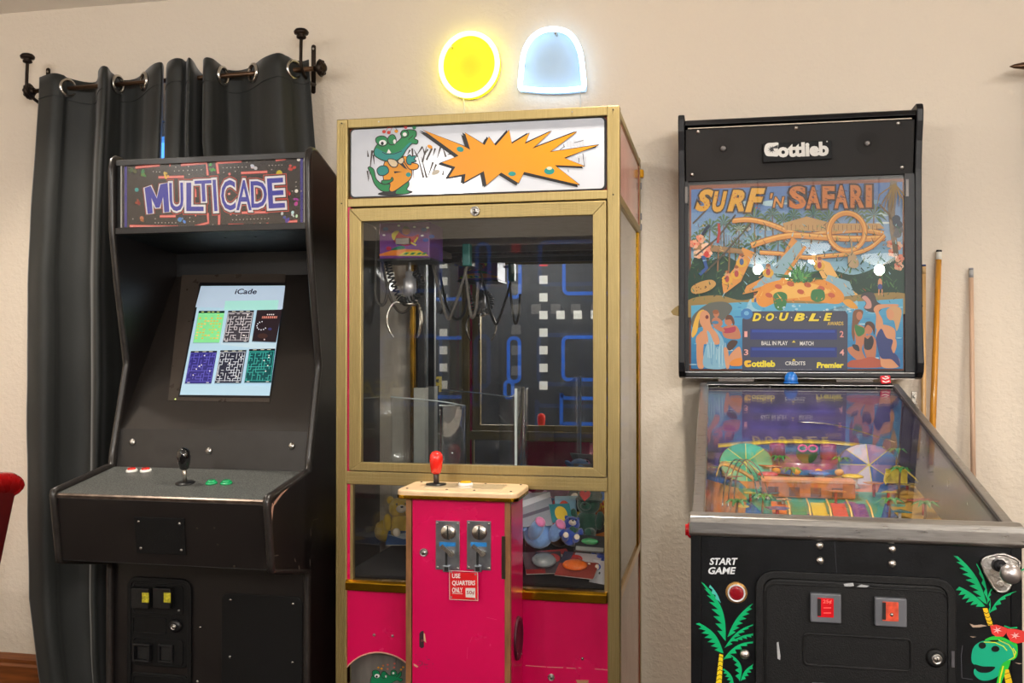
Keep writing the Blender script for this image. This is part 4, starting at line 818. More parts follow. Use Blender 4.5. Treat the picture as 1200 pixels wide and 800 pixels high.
A.ell(*cR(549,288), 3.6, 3.8, (206,190,30)); A.ell(*cR(683,425), 2, 2.1, (236,230,220)); A.ell(*cR(700,180), 2, 2, (236,230,220)); A.ell(*cL(235,382), 2.4, 2.4, (30,150,150))
for q, c in ((cL(200,240),(40,84,40)),(cL(300,255),(70,110,50)),(cL(255,470),(150,60,36)),(cL(275,600),(190,100,60)),(cL(590,610),(90,140,200)),(cR(30,240),(60,140,50)),(cR(350,250),(214,206,200)),(cR(645,240),(206,60,60)),(cR(620,430),(196,40,40)),(cR(680,510),(190,40,150)),(cR(560,580),(210,206,204)),(cR(670,600),(220,216,214)),(cR(600,640),(60,50,140)),(cL(470,270),(220,196,50))):
    for k in range(4): A.ell(q[0]+random.uniform(-3.4,3.4), q[1]+random.uniform(-3.4,3.4), random.uniform(1.2,3), random.uniform(1,2.4), tuple(min(255,max(0,int(v+random.uniform(-26,26)))) for v in c), n=9, rot=random.random()*3)
MP = [cL(*p) for p in ((298,368),(345,352),(394,450),(420,342),(478,328),(492,555),(452,560),(443,440),(415,522),(386,524),(352,448),(362,566),(322,572))]
LT = [('M',168.5,216,199,250,-.06),('U',198,213.5,216,248,-.03),('L',218,213.5,239.5,248,.0),('T',228,210.5,249.5,237,-.05),('I',249.5,210,255,248,-.06),('C',258.5,210.5,277,247,-.03),('A',276.5,210.5,296,247,0),('D',293.5,211.5,314,244,-.03),('E',313.5,208,334,244.5,-.06)]
for off, col in ((.105,(206,70,60)),(.088,(30,20,24)),(.062,(236,232,236)),(.012,(48,52,168))):
    if off < .02: A.poly(MP, col)
    else: A.line(MP, {.105:5.2,.088:4.2,.062:3.0}[off], col, True); A.poly(MP, col)
    for ch_, u0, v0, u1, v1, ro in LT[1:]: A.text(ch_, u0+1.2, v0+1.2, u1-1.2, v1-1.2, col, off=off, rot=ro)
A.build('marquee_print', Mprint('arcade marquee ink', .22, emit=.10, coat=.5), arc)
MB().box(mx0-.004, mx1+.004, MY-.0035, MY-.0015, mz0, mz1).build('marquee_glass', Mglass('plexi', (.985,.985,.985), .035), arc)
# underside speaker board and back
MB().prism([(ax0, y, z) for y, z in ((-.684,mz0-.018),(-.36,mz0-.045),(-.36,mz0-.033),(-.684,mz0-.006))], (ax1-ax0,0,0)).build('speaker_board', FLAT, arc)
MB().box(ax0, ax1, -.358, -.35, 1.40, mz0-.035).build('inner_back', FLAT, arc)
MB().box(ax0, ax1, -.15, -.135, .02, 1.645).build('rear_panel', FLAT, arc)
for px, py in ((252,276),(288,276),(350,274)): q = at(px, py, -.66); MB().dome((q.x,-.6,mz0-.026), (0,0,-1), .004, .002, 8).build('screw', M('dark screw'), arc)
# bezel, monitor
BD = V((0,.537,.843)).normalized(); BN = V((0,-BD.z,BD.y)); BP = V((0,-.66,1.04)); bz = lambda x, t, n=0: V((x, BP.y, BP.z))+BD*t+BN*n
MB().prism([bz(ax0,0), bz(ax1,0), bz(ax1,.56), bz(ax0,.56)], -BN*.006).build('bezel', M('smoked bezel', (32,27,24), .34, var=.1, scale=8, coat=.55), arc)
q4 = lambda P, n: [atP(x, y, BP+BN*n, BN) for x, y in P]
GQ = q4([(196.7,469),(315.5,471),(335,321),(213.5,321)], .002)
mg = MB().prism(GQ, -BN*.0018).build('monitor_surround', M('monitor surround', (66,58,52), .3, var=.06, coat=.4), arc)
SQ = [(210.7,462.5),(315.9,463.5),(333.7,334.5),(235.7,335)]
MB().prism(q4([(208.5,464.8),(316.2,466),(334.6,331),(234.2,331)], .003), -BN*.0009).build('screen_frame', M('screen frame black', (20,20,24), .3), mg)
A = Art(lambda u, v: atP(u, v, BP+BN*.0032, BN), BN, .0001); s5 = lambda x, y: (195+x/4.706, 310+y/4.706)
A.poly(SQ, (176,208,226)); A.poly([s5(190,120),s5(655,118),s5(640,245),s5(160,235)], (186,206,226)); A.poly([s5(325,200),s5(620,195),s5(612,250),s5(318,250)], (168,224,216)); A.poly([s5(315,360),s5(610,420),s5(600,475),s5(300,440)], (190,214,226))
A.text('iCade', *s5(378,134), *s5(497,162), (30,26,50), off=.02, shear=.25);
def thumb(P, fn):
    P = [s5(*p) for p in P]
    def m_(a, b):
        T0 = V(P[0]).lerp(V(P[1]), a); B0 = V(P[3]).lerp(V(P[2]), a); r_ = T0.lerp(B0, b); return (r_.x, r_.y)
    A.poly([(p[0]-.5,p[1]+.9) for p in P], (140,170,190)); fn(m_)
def maze(bgc, wall, seed, dots, band=True):
    def f(m_):
        rnd = random.Random(seed); A.poly([m_(0,0),m_(1,0),m_(1,1),m_(0,1)], bgc)
        for i in range(9):
            for jx in range(10):
                x, y = .06+i*.1, .1+jx*.085
                if rnd.random() < .55: A.line([m_(x,y), m_(x+.1,y)], .75, wall)
                if rnd.random() < .5: A.line([m_(x,y), m_(x,y+.085)], .75, wall)
        A.line([m_(.03,.07),m_(.97,.07),m_(.97,.94),m_(.03,.94)], .8, wall, True)
        for k in range(dots): a, b = rnd.random()*.8+.1, rnd.random()*.7+.12; q = m_(a,b); A.ell(*q, .8, .8, (236,232,226), n=8)
        A.poly([m_(0,0),m_(1,0),m_(1,.05),m_(0,.05)], (24,24,34))
        for a in (.15,.45,.7): A.line([m_(a,.025),m_(a+.14,.025)], .6, (226,226,200))
        for a in (.08,.8): A.line([m_(a,.97),m_(a+.1,.97)], .7, (226,226,220))
    return f
def bricks(m_):
    rnd = random.Random(5); A.poly([m_(0,0),m_(1,0),m_(1,1),m_(0,1)], (134,222,150))
    for r_ in range(9):
        for k in range(8):
            if rnd.random() < .55: A.poly([m_(.05+k*.115,.12+r_*.09),m_(.13+k*.115,.12+r_*.09),m_(.13+k*.115,.165+r_*.09),m_(.05+k*.115,.165+r_*.09)], rnd.choice([(226,190,80),(200,210,90),(236,200,110)]))
    A.poly([m_(0,0),m_(1,0),m_(1,.07),m_(0,.07)], (16,44,40))
    for a in (.1,.35,.5,.7): A.line([m_(a,.035),m_(a+.1,.035)], .7, (210,220,120))
def darkshot(m_):
    A.poly([m_(0,0),m_(1,0),m_(1,1),m_(0,1)], (48,38,42)); A.poly([m_(.25,.2),m_(.85,.2),m_(.85,.27),m_(.25,.27)], (226,150,130))
    for k in range(7): A.poly([m_(.27+k*.085,.2),m_(.31+k*.085,.2),m_(.31+k*.085,.27),m_(.27+k*.085,.27)], (120,60,60))
    for k in range(4): A.ell(*m_(.45+k*.08,.15), .8, .8, (230,226,226), n=8)
    for k in range(9): an = k*.5+.6; A.ell(*m_(.3+.2*math.cos(an),.5+.13*math.sin(an)), .75, .75, (226,230,240), n=8)
    A.ell(*m_(.65,.6), 2.2, 1.6, (60,60,110)); A.ell(*m_(.5,.93), .9, .9, (226,200,200), n=8); A.ell(*m_(.4,.82), 6, 3, (70,48,44))
thumb([(180,255),(322,255),(292,430),(148,430)], bricks); thumb([(342,255),(484,253),(455,428),(312,428)], maze((70,66,72),(206,200,204),1,5)); thumb([(502,253),(640,250),(606,430),(474,425)], darkshot)
thumb([(136,477),(280,475),(248,655),(102,655)], maze((52,48,120),(96,92,190),2,7)); thumb([(300,475),(444,473),(414,655),(268,655)], maze((44,46,62),(200,206,216),3,4)); thumb([(462,473),(604,470),(582,655),(434,655)], maze((16,74,78),(60,170,160),4,5))
A.build('screen_image', Mprint('screen glow', .2, emit=.42, coat=.3), mg)
MB().dome(atP(205.5,467.5,BP+BN*.002,BN), BN, .0022, .0015, 8).build('power_light', Mglow('yellow green led', (.7,1,.05), 1.5), mg)
# kick strip with bolts
KQ = [V((ax0,-.679,.930)), V((ax1,-.679,.930)), V((ax1,-.662,1.04)), V((ax0,-.662,1.04))]; KN = V((0,-.11,.017)).normalized()
MB().prism(KQ, -KN*.01).build('bolt_strip', M('strip black', (38,35,33), .42, var=.15), arc)
for px, py in ((155.3,518),(245,528),(342,522.5)):
    q = atP(px, py, KQ[0], KN); bo = MB().lathe([(.010,0),(.0105,.002),(.008,.006),(.001,.007)], q, KN, 16).build('carriage_bolt', SCREW, arc)
# control panel
CPN = V((0,-.042,.256)).normalized(); CP = V((0,-.69,.931)); cpz = lambda y: .931-(-.69-y)*(.042/.256)
def speck():
    m, nt, p, N, L = nodes('speckled panel vinyl')
    tc = N('ShaderNodeTexCoord'); n = N('ShaderNodeTexNoise'); n.inputs['Scale'].default_value = 330; n.inputs['Detail'].default_value = 2; L(tc.outputs['Object'], n.inputs[0])
    r = N('ShaderNodeValToRGB'); r.color_ramp.elements[0].position = .42; r.color_ramp.elements[1].position = .62; r.color_ramp.elements[0].color = (*lin((52,54,54)),1); r.color_ramp.elements[1].color = (*lin((104,106,102)),1); L(n.outputs[0], r.inputs[0]); L(r.outputs[0], p.inputs['Base Color'])
    p.inputs['Roughness'].default_value = .42; b = N('ShaderNodeBump'); b.inputs['Strength'].default_value = .3; b.inputs['Distance'].default_value = .001; L(n.outputs[0], b.inputs['Height']); L(b.outputs[0], p.inputs['Normal']); return m
MB().prism([(ax0,-.69,.931),(ax0,-.942,cpz(-.942)),(ax0,-.942,cpz(-.942)-.012),(ax0,-.69,.919)], (ax1-ax0,0,0)).build('control_panel', speck(), arc)
MB().prism([(ax0,-.948,.885),(ax0,-.942,.8895),(ax0,-.938,.8795),(ax0,-.944,.876)], (ax1-ax0,0,0)).build('panel_edge_trim', M('worn edge metal', (110,96,86), .35, metal=.7, var=.4, scale=40), arc, bevel=.001)
FN = V((0,-.18,-.024)).normalized(); FP = V((0,-.945,.878))
MB().prism([(ax0,-.945,.878),(ax0,-.922,.706),(ax0,-.90,.706),(ax0,-.92,.878)], (ax1-ax0,0,0)).build('control_box_front', LAM, arc, bevel=.002)
MB().prism([(ax0,-.922,.706),(ax0,-.70,.657),(ax0,-.70,.667),(ax0,-.915,.716)], (ax1-ax0,0,0)).build('control_box_bottom', FLAT, arc)
pq = [atP(x, y, FP-FN*.0, V((0,-.172,-.023)).normalized()) for x, y in ((157.5,605),(216.5,607),(218.5,650),(161,647.5))]; fn_ = V((0,-.172,-.023)).normalized()
pa = MB().prism(pq, fn_*.004).build('cover_plate', MET, arc, bevel=.001)
for x, y in ((162.5,611),(210.5,613.5),(165,642),(212.5,644.5)): MB().dome(atP(x,y,FP+fn_*.004,fn_), fn_, .0042, .003, 10).build('screw', SCREW, pa)
for x, y in ((251,618.5),(255,638),(231,619),(274.5,663.5)): MB().dome(atP(x,y,FP,fn_), fn_, .0028, .0016, 8).build('screw', M('dark screw'), arc)
def abut(px, py, ring, cap):
    q = atP(px, py, CP, CPN); b = MB().lathe([(.0165,0),(.0165,.003),(.013,.007),(.0125,.003)], q, CPN, 22).build('push_button', ring, arc); MB().lathe([(.012,0),(.012,.006),(.010,.008),(.001,.0075)], q+CPN*.002, CPN, 18).build('button_cap', cap, b)
BW = M('white plastic'); BR = M('red button', (206,40,30), .25, var=.05, coat=.4); BG = M('green button', (20,150,90), .25, var=.05, coat=.4)
for x in (154.5, 171): abut(x, 552, BW, BR)
for x in (247.8, 265.2): abut(x, 566.5, BG, BG)
q = atP(217, 566, CP, CPN); js = MB().lathe([(.026,0),(.026,.002),(.008,.004)], q, CPN, 24).build('joystick_base', BLK, arc); jd = (CPN+V((0,0,.6))).normalized()
MB().cyl(q, q+jd*.045, .0055, n=12).build('joystick_shaft', CHROME, js); MB().lathe([(.008,0),(.013,.004),(.0165,.02),(.0185,.038),(.0165,.05),(.010,.058),(.001,.061)], q+jd*.038, jd, 22).build('joystick_grip', M('black gloss grip', (14,14,16), .12, var=.1, coat=.6), js)
# worn paint on corners
A = Art(lambda u, v: atX(u, v, AX1+.0004), (1,0,0), .0002); c7a = lambda x, y: (220+x/4, 490+y/4)
for P in ([(395,395),(404,405),(398,450),(393,520),(390,440)],[(404,392),(450,335),(470,330),(440,360),(405,408)],[(405,720),(415,712),(410,722)]): A.poly([c7a(*p) for p in P], (176,136,118))
for P in ([(405,645),(425,640)],[(500,655),(505,672)],[(520,690),(524,712)],[(575,520),(577,550)],[(585,478),(612,470)],[(572,660),(574,690)]): A.line([c7a(*p) for p in P], .4, (150,128,118))
A.build('scuff_marks', Mprint('bare board scuffs'), arc)['kind'] = 'stuff'
# lower front with coin door and access panel
LY = -.684
MB().box(ax0, ax1, LY, LY+.016, .02, .664).build('lower_front', LAM, arc)
def pan(name, a, b, r, d, mat, par, y=LY, bev=.0025):
    p, q = at(*a, y), at(*b, y); x0, x1, z0, z1 = p.x, q.x, q.z, p.z
    return MB().prism([(u, y, v) for u, v in rrect(x0, z0, x1, z1, min(r,(x1-x0)*.45,(z1-z0)*.45))], (0,-d,0)).build(name, mat, par, bevel=bev)
def ringp_(name, a, b, r, w_, d, mat, par, y=LY):
    p, q = at(*a, y), at(*b, y); o = rrect(p.x, q.z, q.x, p.z, r); i_ = rrect(p.x+w_, q.z+w_, q.x-w_, p.z-w_, max(.001,r-w_)); n = len(o); m = MB()
    P = [V((u,y,v)) for u, v in o]+[V((u,y,v)) for u, v in i_]; e = V((0,-d,0)); P += [p_+e for p_ in P]
    m.add(P, [f for k in range(n) for j in [(k+1)%n] for f in ((k+2*n,j+2*n,j+3*n,k+3*n),(k,j,j+2*n,k+2*n),(k+n,k+3*n,j+3*n,j+n),(k,k+n,j+n,j))]); return m.build(name, mat, par, bevel=.0015)
cd_ = ringp_('coin_door_frame', (151,674.5), (225,905), .03, .012, .009, MET, arc)
dr_ = pan('coin_door', (154.5,679.5), (221,783), .018, .006, MET, cd_)
ringp_('door_groove', (157.5,682), (216,721), .012, .003, .009, MET, cd_); ringp_('door_groove', (157,721), (196.5,742.5), .006, .0025, .009, MET, cd_); ringp_('door_groove', (157.5,745), (216,780), .012, .003, .009, MET, cd_)
for u in (158.5, 184):
    ce = pan('coin_entry', (u,686.5), (u+20,711.5), .003, .022, BLK, arc, LY-.006, .002)
    a = LY-.0285; pan('entry_slot', (u+3.5,692), (u+7,707), .001, .0006, M('slot black'), ce, a, 0); pan('price_label', (u+8,694), (u+16,706), .001, .0006, M('yellow lit label', (176,166,40), .4, var=.5, scale=180, emit=.12), ce, a, 0)
for u, v in ((158.5,752),(186.5,754)):
    rf = ringp_('coin_return', (u,v), (u+20 if u < 170 else u+17, v+22.5), .003, .006, .016 if u < 170 else .008, BLK, arc, LY-.006); pan('return_opening', (u+3,v+3), (u+16,v+20), .002, .0006, M('slot black'), rf, LY-.0075, 0)
q = at(206.5, 732.5, LY-.006); MB().lathe([(.02,0),(.02,.005),(.012,.012)], (q.x,LY-.006,q.z), (0,-1,0), 22).build('lock_escutcheon', BLK, cd_); camlock('coin_door_lock', q.x, LY-.018, q.z, .009, arc)
pan('lower_coin_door', (154.5,786), (221,900), .016, .006, MET, cd_); ringp_('door_groove', (157.5,789), (216,890), .012, .003, .009, MET, cd_)
for x, y, l in ((209.5,715,1),(233.5,735.5,1),(230,799,1)): q = at(x,y,LY-.006); MB().dome((q.x,LY-(.006 if l and x < 220 else 0),q.z), (0,-1,0), .004, .0025, 10).build('bolt', SCREW, arc)
ap = pan('access_panel', (260.5,694), (354,900), .02, .004, MET, arc)
for x, y in ((270,702.5),(343.5,707.5),(269.5,769.5),(343,776)): q = at(x,y,LY-.004); MB().dome((q.x,LY-.004,q.z), (0,-1,0), .0042, .0025, 10).build('screw', SCREW, ap)
# ================================================================ pinball machine
PX0, PX1, PF, PB = -.045, .519, -1.42, -.10
PBLK = M('black cabinet paint', (6,7,10), .4, spec=.25, var=.3, scale=30, bump=.08, bscale=300); RAIL = M('brushed stainless', (176,174,172), .3, metal=1, var=.12, scale=30, stretch=(1,12,12)); SLV = M('cast silver', (190,186,182), .34, metal=1, var=.25, scale=60, bump=.3, bscale=250)
pin = thing('pinball_machine', 'black pinball machine with water park backglass and stainless lockdown bar', 'pinball machine', ((PX0+PX1)/2, (PF+PB)/2, 0))
# body
zf, zb_ = .932, 1.156; G0 = V((0,-1.372,.962)); G1 = V((0,-.285,1.168)); gz = lambda y: G0.z+(y-G0.y)*(G1.z-G0.z)/(G1.y-G0.y)
for x0, x1 in ((PX0, PX0+.019), (PX1-.019, PX1)):
    MB().prism([(x0, PF, .46), (x0, PF, zf), (x0, -.27, gz(-.27)-.012), (x0, PB, gz(-.27)-.012), (x0, PB, .56)], (x1-x0,0,0)).build('cabinet_side', PBLK, pin, bevel=.002)
    MB().prism([(x0, -1.385, gz(-1.385)-.030), (x0, -1.385, gz(-1.385)+.004), (x0, -.27, gz(-.27)+.004), (x0, -.27, gz(-.27)-.030)], (x1-x0+.006 if x0 == PX0 else x1-x0,0,0) if x0 == PX0 else (x1-x0,0,0)).build('side_rail', RAIL, pin, bevel=.003)
    xi = x1-.001 if x0 == PX0 else x0-.004
    MB().prism([(xi, -1.385, gz(-1.385)-.012), (xi, -1.385, gz(-1.385)+.003), (xi, -.27, gz(-.27)+.003), (xi, -.27, gz(-.27)-.012)], (.005,0,0)).build('glass_channel', BLK, pin)
MB().box(PX0+.019, PX1-.019, PF, PF+.019, .46, zf).build('cabinet_front', PBLK, pin, bevel=.001)
MB().box(PX0+.019, PX1-.019, PF+.02, PB, .56, .575).build('cabinet_floor', PBLK, pin)
MB().box(PX0+.019, PX1-.019, -.262, -.25, .58, 1.165).build('cabinet_back', PBLK, pin)
MB().prism([(PX0+.02, *a) for a in ((-.30,gz(-.30)-.004),(-.262,gz(-.262)-.004),(-.262,gz(-.262)+.006),(-.30,gz(-.30)+.004))], (PX1-PX0-.04,0,0)).build('rear_glass_channel', BLK, pin)
MB().box(PX0+.02, PX1-.02, -.300, -.296, gz(-.3)-.004, gz(-.3)+.006).build('channel_lip', RAIL, pin)
for px in (842,902.5,964,1027): q = at(px,458,-.30); MB().dome((q.x,-.30,gz(-.30)-.002), (0,-1,0), .0028, .002, 8).build('screw', SCREW, pin)
# lockdown bar
lb = [(-1.425,.929),(-1.430,.934),(-1.430,.956),(-1.424,.966),(-1.405,.970),(-1.372,.966),(-1.372,.958),(-1.40,.955),(-1.418,.945),(-1.418,.929)]
MB().prism([(PX0-.003, y, z) for y, z in lb], (PX1-PX0+.006,0,0)).build('lockdown_bar', RAIL, pin, bevel=.003, seg=3)
MB().prism([(PX0+.018, G0.y, G0.z), (PX1-.018, G0.y, G0.z), (PX1-.018, G1.y, G1.z), (PX0+.018, G1.y, G1.z)], (0,0,-.004)).build('playfield_glass', Mglass('playfield glass', (.99,.99,.985), .03, haze=.012), pin)
# legs, flipper buttons
for x, y, s in ((PX0,PF,1),(PX1,PF,-1)):
    lg = MB(); lg.prism([(x-s*.004,y-.006,.50),(x+s*.02,y-.006,.50),(x+s*.036,y-.006,.46),(x+s*.045,y-.006,.40),(x+s*.03,y-.03,0),(x-s*.02,y-.03,0)], (0,.005,0)); lg.prism([(x-s*.004,y-.006,.50),(x-s*.004,y+.05,.50),(x-s*.004,y+.03,.40),(x-s*.02,y,0),(x-s*.02,y-.03,0)], (-s*.004,0,0))
    l_ = lg.build('leg', M('black leg steel', (30,30,34), .35, metal=.6, var=.1), pin, bevel=.0015)
    MB().tube([(x+s*.02,y-.009,.50),(x+s*.036,y-.009,.46),(x+s*.045,y-.009,.40),(x+s*.03,y-.032,.02)], .0015, 6).build('bright_edge', SCREW, l_)
for x in (PX0+.02, PX1-.02): MB().box(x-.02, x+.02, PB-.05, PB-.02, 0, .58).build('leg', M('black leg steel'), pin)
for x, s in ((PX0,-1),(PX1,1)):
    fb_ = MB().lathe([(.016,0),(.016,.004),(.012,.008)], (x,-1.34,.925), (s,0,0), 18).build('flipper_bezel', M('red translucent', (190,16,30), .2, var=.05, coat=.5), pin); MB().lathe([(.011,0),(.011,.012),(.001,.0125)], (x,-1.34,.925), (s,0,0), 16).build('flipper_button', M('red translucent'), fb_)
# ---- printed front
FY = PF-.0004
A = Art(lambda u, v: at(u, v, FY), (0,-1,0), .0001, clip=None); cF = lambda x, y: (780+x/2.2222, 440+y/2.2222); cG = lambda x, y: (780+x/7.275, 690+y/7.275); cH = lambda x, y: (1080+x/5, 640+y/5)
WHT = (222,226,230)
A.text('START', *cF(115,475), *cF(187,492), WHT, off=.03, shear=.2); A.text('GAME', *cF(112,499), *cF(182,516), WHT, off=.03, shear=.2)
PG = (0,176,108); PG2 = (80,190,180)
def frond(A, b, t, bul, wd, col, teeth=7, umax=None):
    """feathered leaf from b to t: smooth outer edge bulging by bul, saw-toothed inner edge"""
    b, t = V((*b,0)), V((*t,0)); d = t-b; L_ = d.length; d.normalize(); nrm = V((-d.y,d.x,0)); out = []; inn = []
    for k in range(13): s_ = k/12; out.append(b+d*L_*s_+nrm*bul*math.sin(math.pi*min(1,s_*.9+.03)))
    for k in range(teeth):
        s_ = (k+.55)/(teeth+.3); base = b+d*L_*s_+nrm*bul*math.sin(math.pi*s_*.93); w_ = wd*math.sin(math.pi*(.12+.80*s_))
        inn += [base+d*L_*(-.02)-nrm*w_*.42, base+d*L_*.14-nrm*w_]
    P = [(p.x,p.y) for p in out+inn[::-1]]
    if umax: P = [(min(u,umax),v) for u, v in P]
    A.poly(P, col)
A.build('start_lettering', Mprint('decal ink', .35), pin); FA = lambda: Art(lambda u, v: at(u, v, FY), (0,-1,0), .0001); A = FA()
UM = cG(745,0)[0]
frond(A, cG(505,445), cG(310,-40), 3+8, 11, PG, 8); frond(A, cG(470,120), cG(375,-35), 2, 5, PG2, 3)
frond(A, cG(490,550), cG(278,295), 7, 12, PG, 7); frond(A, cG(530,410), cG(745,128), -5, -9, PG, 7, UM); frond(A, cG(505,505), cG(790,300), -7, -5, PG, 7, UM); frond(A, cG(560,445), cG(800,380), -3, -5, PG, 6, UM); frond(A, cG(490,610), cG(800,460), -9, -6, PG, 6, UM); frond(A, cG(625,790), cG(540,560), 9, 7, PG, 5); frond(A, cG(640,785), cG(760,640), -4, -7, PG, 5, UM); frond(A, cG(580,820), cG(490,680), 4, 7, PG, 5)
tr = [cG(458,550),cG(490,560),cG(478,800),cG(478,900),cG(420,900),cG(432,780)]; A.poly(tr, (236,206,30))
for k in range(9): y = 572+k*38; A.line([cG(440-k*2,y+18),cG(462,y),cG(488-k,y+12)], .8, (24,22,16))
A.build('palm_decal', Mprint('decal ink'), pin); A = FA()
# right palm and cartoon reptile with sunglasses
frond(A, cH(380,340), cH(205,62), 7, 12, PG, 8); frond(A, cH(372,352), cH(218,238), 3, 13, PG, 6); frond(A, cH(388,330), cH(318,100), 4, 4, PG, 4); frond(A, cH(385,340), cH(412,245), -2, -3, PG, 3); frond(A, cH(398,395), cH(560,268), -7, -5, PG, 5); frond(A, cH(440,268), cH(600,130), -3, -6, PG, 6); frond(A, cH(395,400), cH(398,300), 1.5, 2, PG, 3)
A.poly([cH(358,362),cH(384,360),cH(412,440),cH(418,462),cH(390,462),cH(372,415)], (236,190,30))
for a in ((362,385),(370,410),(378,432),(386,452)): A.line([cH(*a), cH(a[0]+18,a[1]+8), cH(a[0]+32,a[1]-2)], .8, (40,24,16))
A.build('palm_decal', Mprint('decal ink'), pin); A = FA()
A.smooth([cH(*p) for p in ((292,640),(305,590),(345,558),(390,552),(420,560),(480,555),(545,575),(562,610),(555,650),(520,670),(480,695),(470,730),(440,765),(390,785),(345,782),(312,755),(306,725),(320,705),(296,680))], (16,168,128))
A.smooth([cH(*p) for p in ((370,550),(410,528),(470,530),(530,560),(560,575),(560,640),(530,665),(555,600),(500,560),(440,548))], (40,190,60)); A.line([cH(*p) for p in ((365,560),(430,562),(480,585),(500,610))], 1.1, (210,220,40)); A.line([cH(*p) for p in ((450,548),(510,575),(535,610),(545,650))], 1.1, (210,220,40)); A.line([cH(*p) for p in ((535,595),(552,620),(540,650),(495,675))], 1.2, (224,226,40))
A.smooth([cH(*p) for p in ((470,690),(520,665),(505,720),(470,790),(455,860),(430,860),(445,770))], (40,190,60)); A.line([cH(*p) for p in ((478,700),(460,770),(452,830))], 1.6, (220,224,40))
A.ell(*cH(355,580), 4.4, 3.8, (16,20,18)); A.ell(*cH(432,600), 4.8, 3.6, (16,20,18)); A.smooth([cH(*p) for p in ((308,690),(360,702),(430,705),(400,735),(345,738),(315,718))], (14,16,18))
A.poly([cH(*p) for p in ((400,460),(440,458),(500,478),(498,505),(478,528),(435,528),(412,510))], (222,58,54)); A.poly([cH(*p) for p in ((500,480),(560,485),(615,500),(600,560),(560,568),(520,555),(498,515))], (222,58,54))
for x, y in ((442,490),(548,522)):
    for k in range(6): an = k*math.pi/3+.3; A.poly([cH(x,y), cH(x+9*math.cos(an+.3),y+8*math.sin(an+.3)), cH(x+31*math.cos(an),y+22*math.sin(an)), cH(x+9*math.cos(an-.3),y+8*math.sin(an-.3))], (244,232,232))
A.poly([cH(*p) for p in ((490,720),(510,720),(530,790),(535,850),(500,850),(485,760))], (226,190,30)); A.line([cH(486,748),cH(515,738)], .7, K); A.line([cH(490,778),cH(525,766)], .7, K); A.line([cH(483,465),cH(520,478),cH(560,475)], 1.6, PG)
A.build('reptile_decal', Mprint('decal ink'), pin); A = FA()
for P in ([(280,452),(310,462),(350,458),(382,465),(340,474),(300,474)],[(282,526),(320,530),(300,534)],[(545,680),(590,686),(570,690)]): A.poly([cH(*p) for p in P], (186,160,140))
A.line([cH(240,580),cH(232,640),cH(236,770),cH(300,780)], .4, (110,110,118)); A.line([cF(440,430),cF(446,520)], .3, (90,92,100))
A.build('paint_chips', Mprint('decal ink', .35), pin)['kind'] = 'stuff'
for px, py in ((960.5,639),(961,656.5),(1045.5,643),(1045.5,660)): q = at(px,py,PF); MB().dome((q.x,PF,q.z), (0,-1,0), .0072, .0055, 14).build('carriage_bolt', SLV, pin)
q = at(873, 767.5, PF-.012); MB().dome((q.x,PF-.006,q.z), (0,-1,0), .0095, .007, 14).build('leg_bolt', SLV, pin)
q = at(863, 694, PF); sb = MB().lathe([(.0195,0),(.0195,.0015),(.016,.003)], (q.x,PF,q.z), (0,-1,0), 28).build('start_button', M('worn gold ring', (164,124,70), .4, metal=.5, var=.4, scale=120), pin)
MB().lathe([(.0158,0),(.0158,.005),(.0145,.006),(.0132,.003)], (q.x,PF-.002,q.z), (0,-1,0), 26).build('button_rim', M('grey white rim', (206,202,204), .3), sb); MB().lathe([(.0132,0),(.0132,.003),(.010,.0045),(.001,.005)], (q.x,PF-.002,q.z), (0,-1,0), 24).build('button_cap', M('dark red cap', (130,6,22), .15, coat=.6), sb)
# plunger
tri = [at(*cH(x,y), PF) for x, y in ((342,92),(350,72),(375,55),(440,40),(480,40),(545,66),(570,85),(574,105),(560,135),(510,240),(495,260),(465,268),(435,262),(415,240),(362,150))]
pl2 = MB().prism([(p.x, PF-.0006, p.z) for p in tri], (0,-.005,0)).build('plunger_plate', SLV, pin, bevel=.002, seg=3)
ctr = V((sum(p.x for p in tri)/len(tri), PF, sum(p.z for p in tri)/len(tri)))
MB().tube([(ctr.x+(p.x-ctr.x)*.97, PF-.0058, ctr.z+(p.z-ctr.z)*.97) for p in tri], .0022, 6, True).build('plate_rim', SLV, pl2)
k0 = at(*cH(452,108), PF-.006); k1 = at(*cH(500,142), PF-.075)
MB().cyl((k0.x,PF-.005,k0.z), (k0.x,PF-.02,k0.z), .012, .010, n=18).build('plunger_collar', M('black leg steel'), pl2); MB().cyl((k0.x,PF-.01,k0.z), (k0.x,PF-.068,k0.z), .0045, n=12).build('plunger_rod', CHROME, pl2)
MB().lathe([(.006,0),(.0125,.003),(.016,.009),(.0168,.016),(.0145,.023),(.008,.0275),(.001,.0285)], (k0.x,PF-.062,k0.z), (0,-1,0), 26).build('plunger_knob', M('dull silver knob', (178,172,172), .32, metal=.9, var=.1), pl2)
q = at(*cH(460,222), PF-.006); MB().lathe([(.006,0),(.006,.001),(.0045,.0016)], (q.x,PF-.0055,q.z), (0,-1,0), 16).build('plate_boss', SLV, pl2)
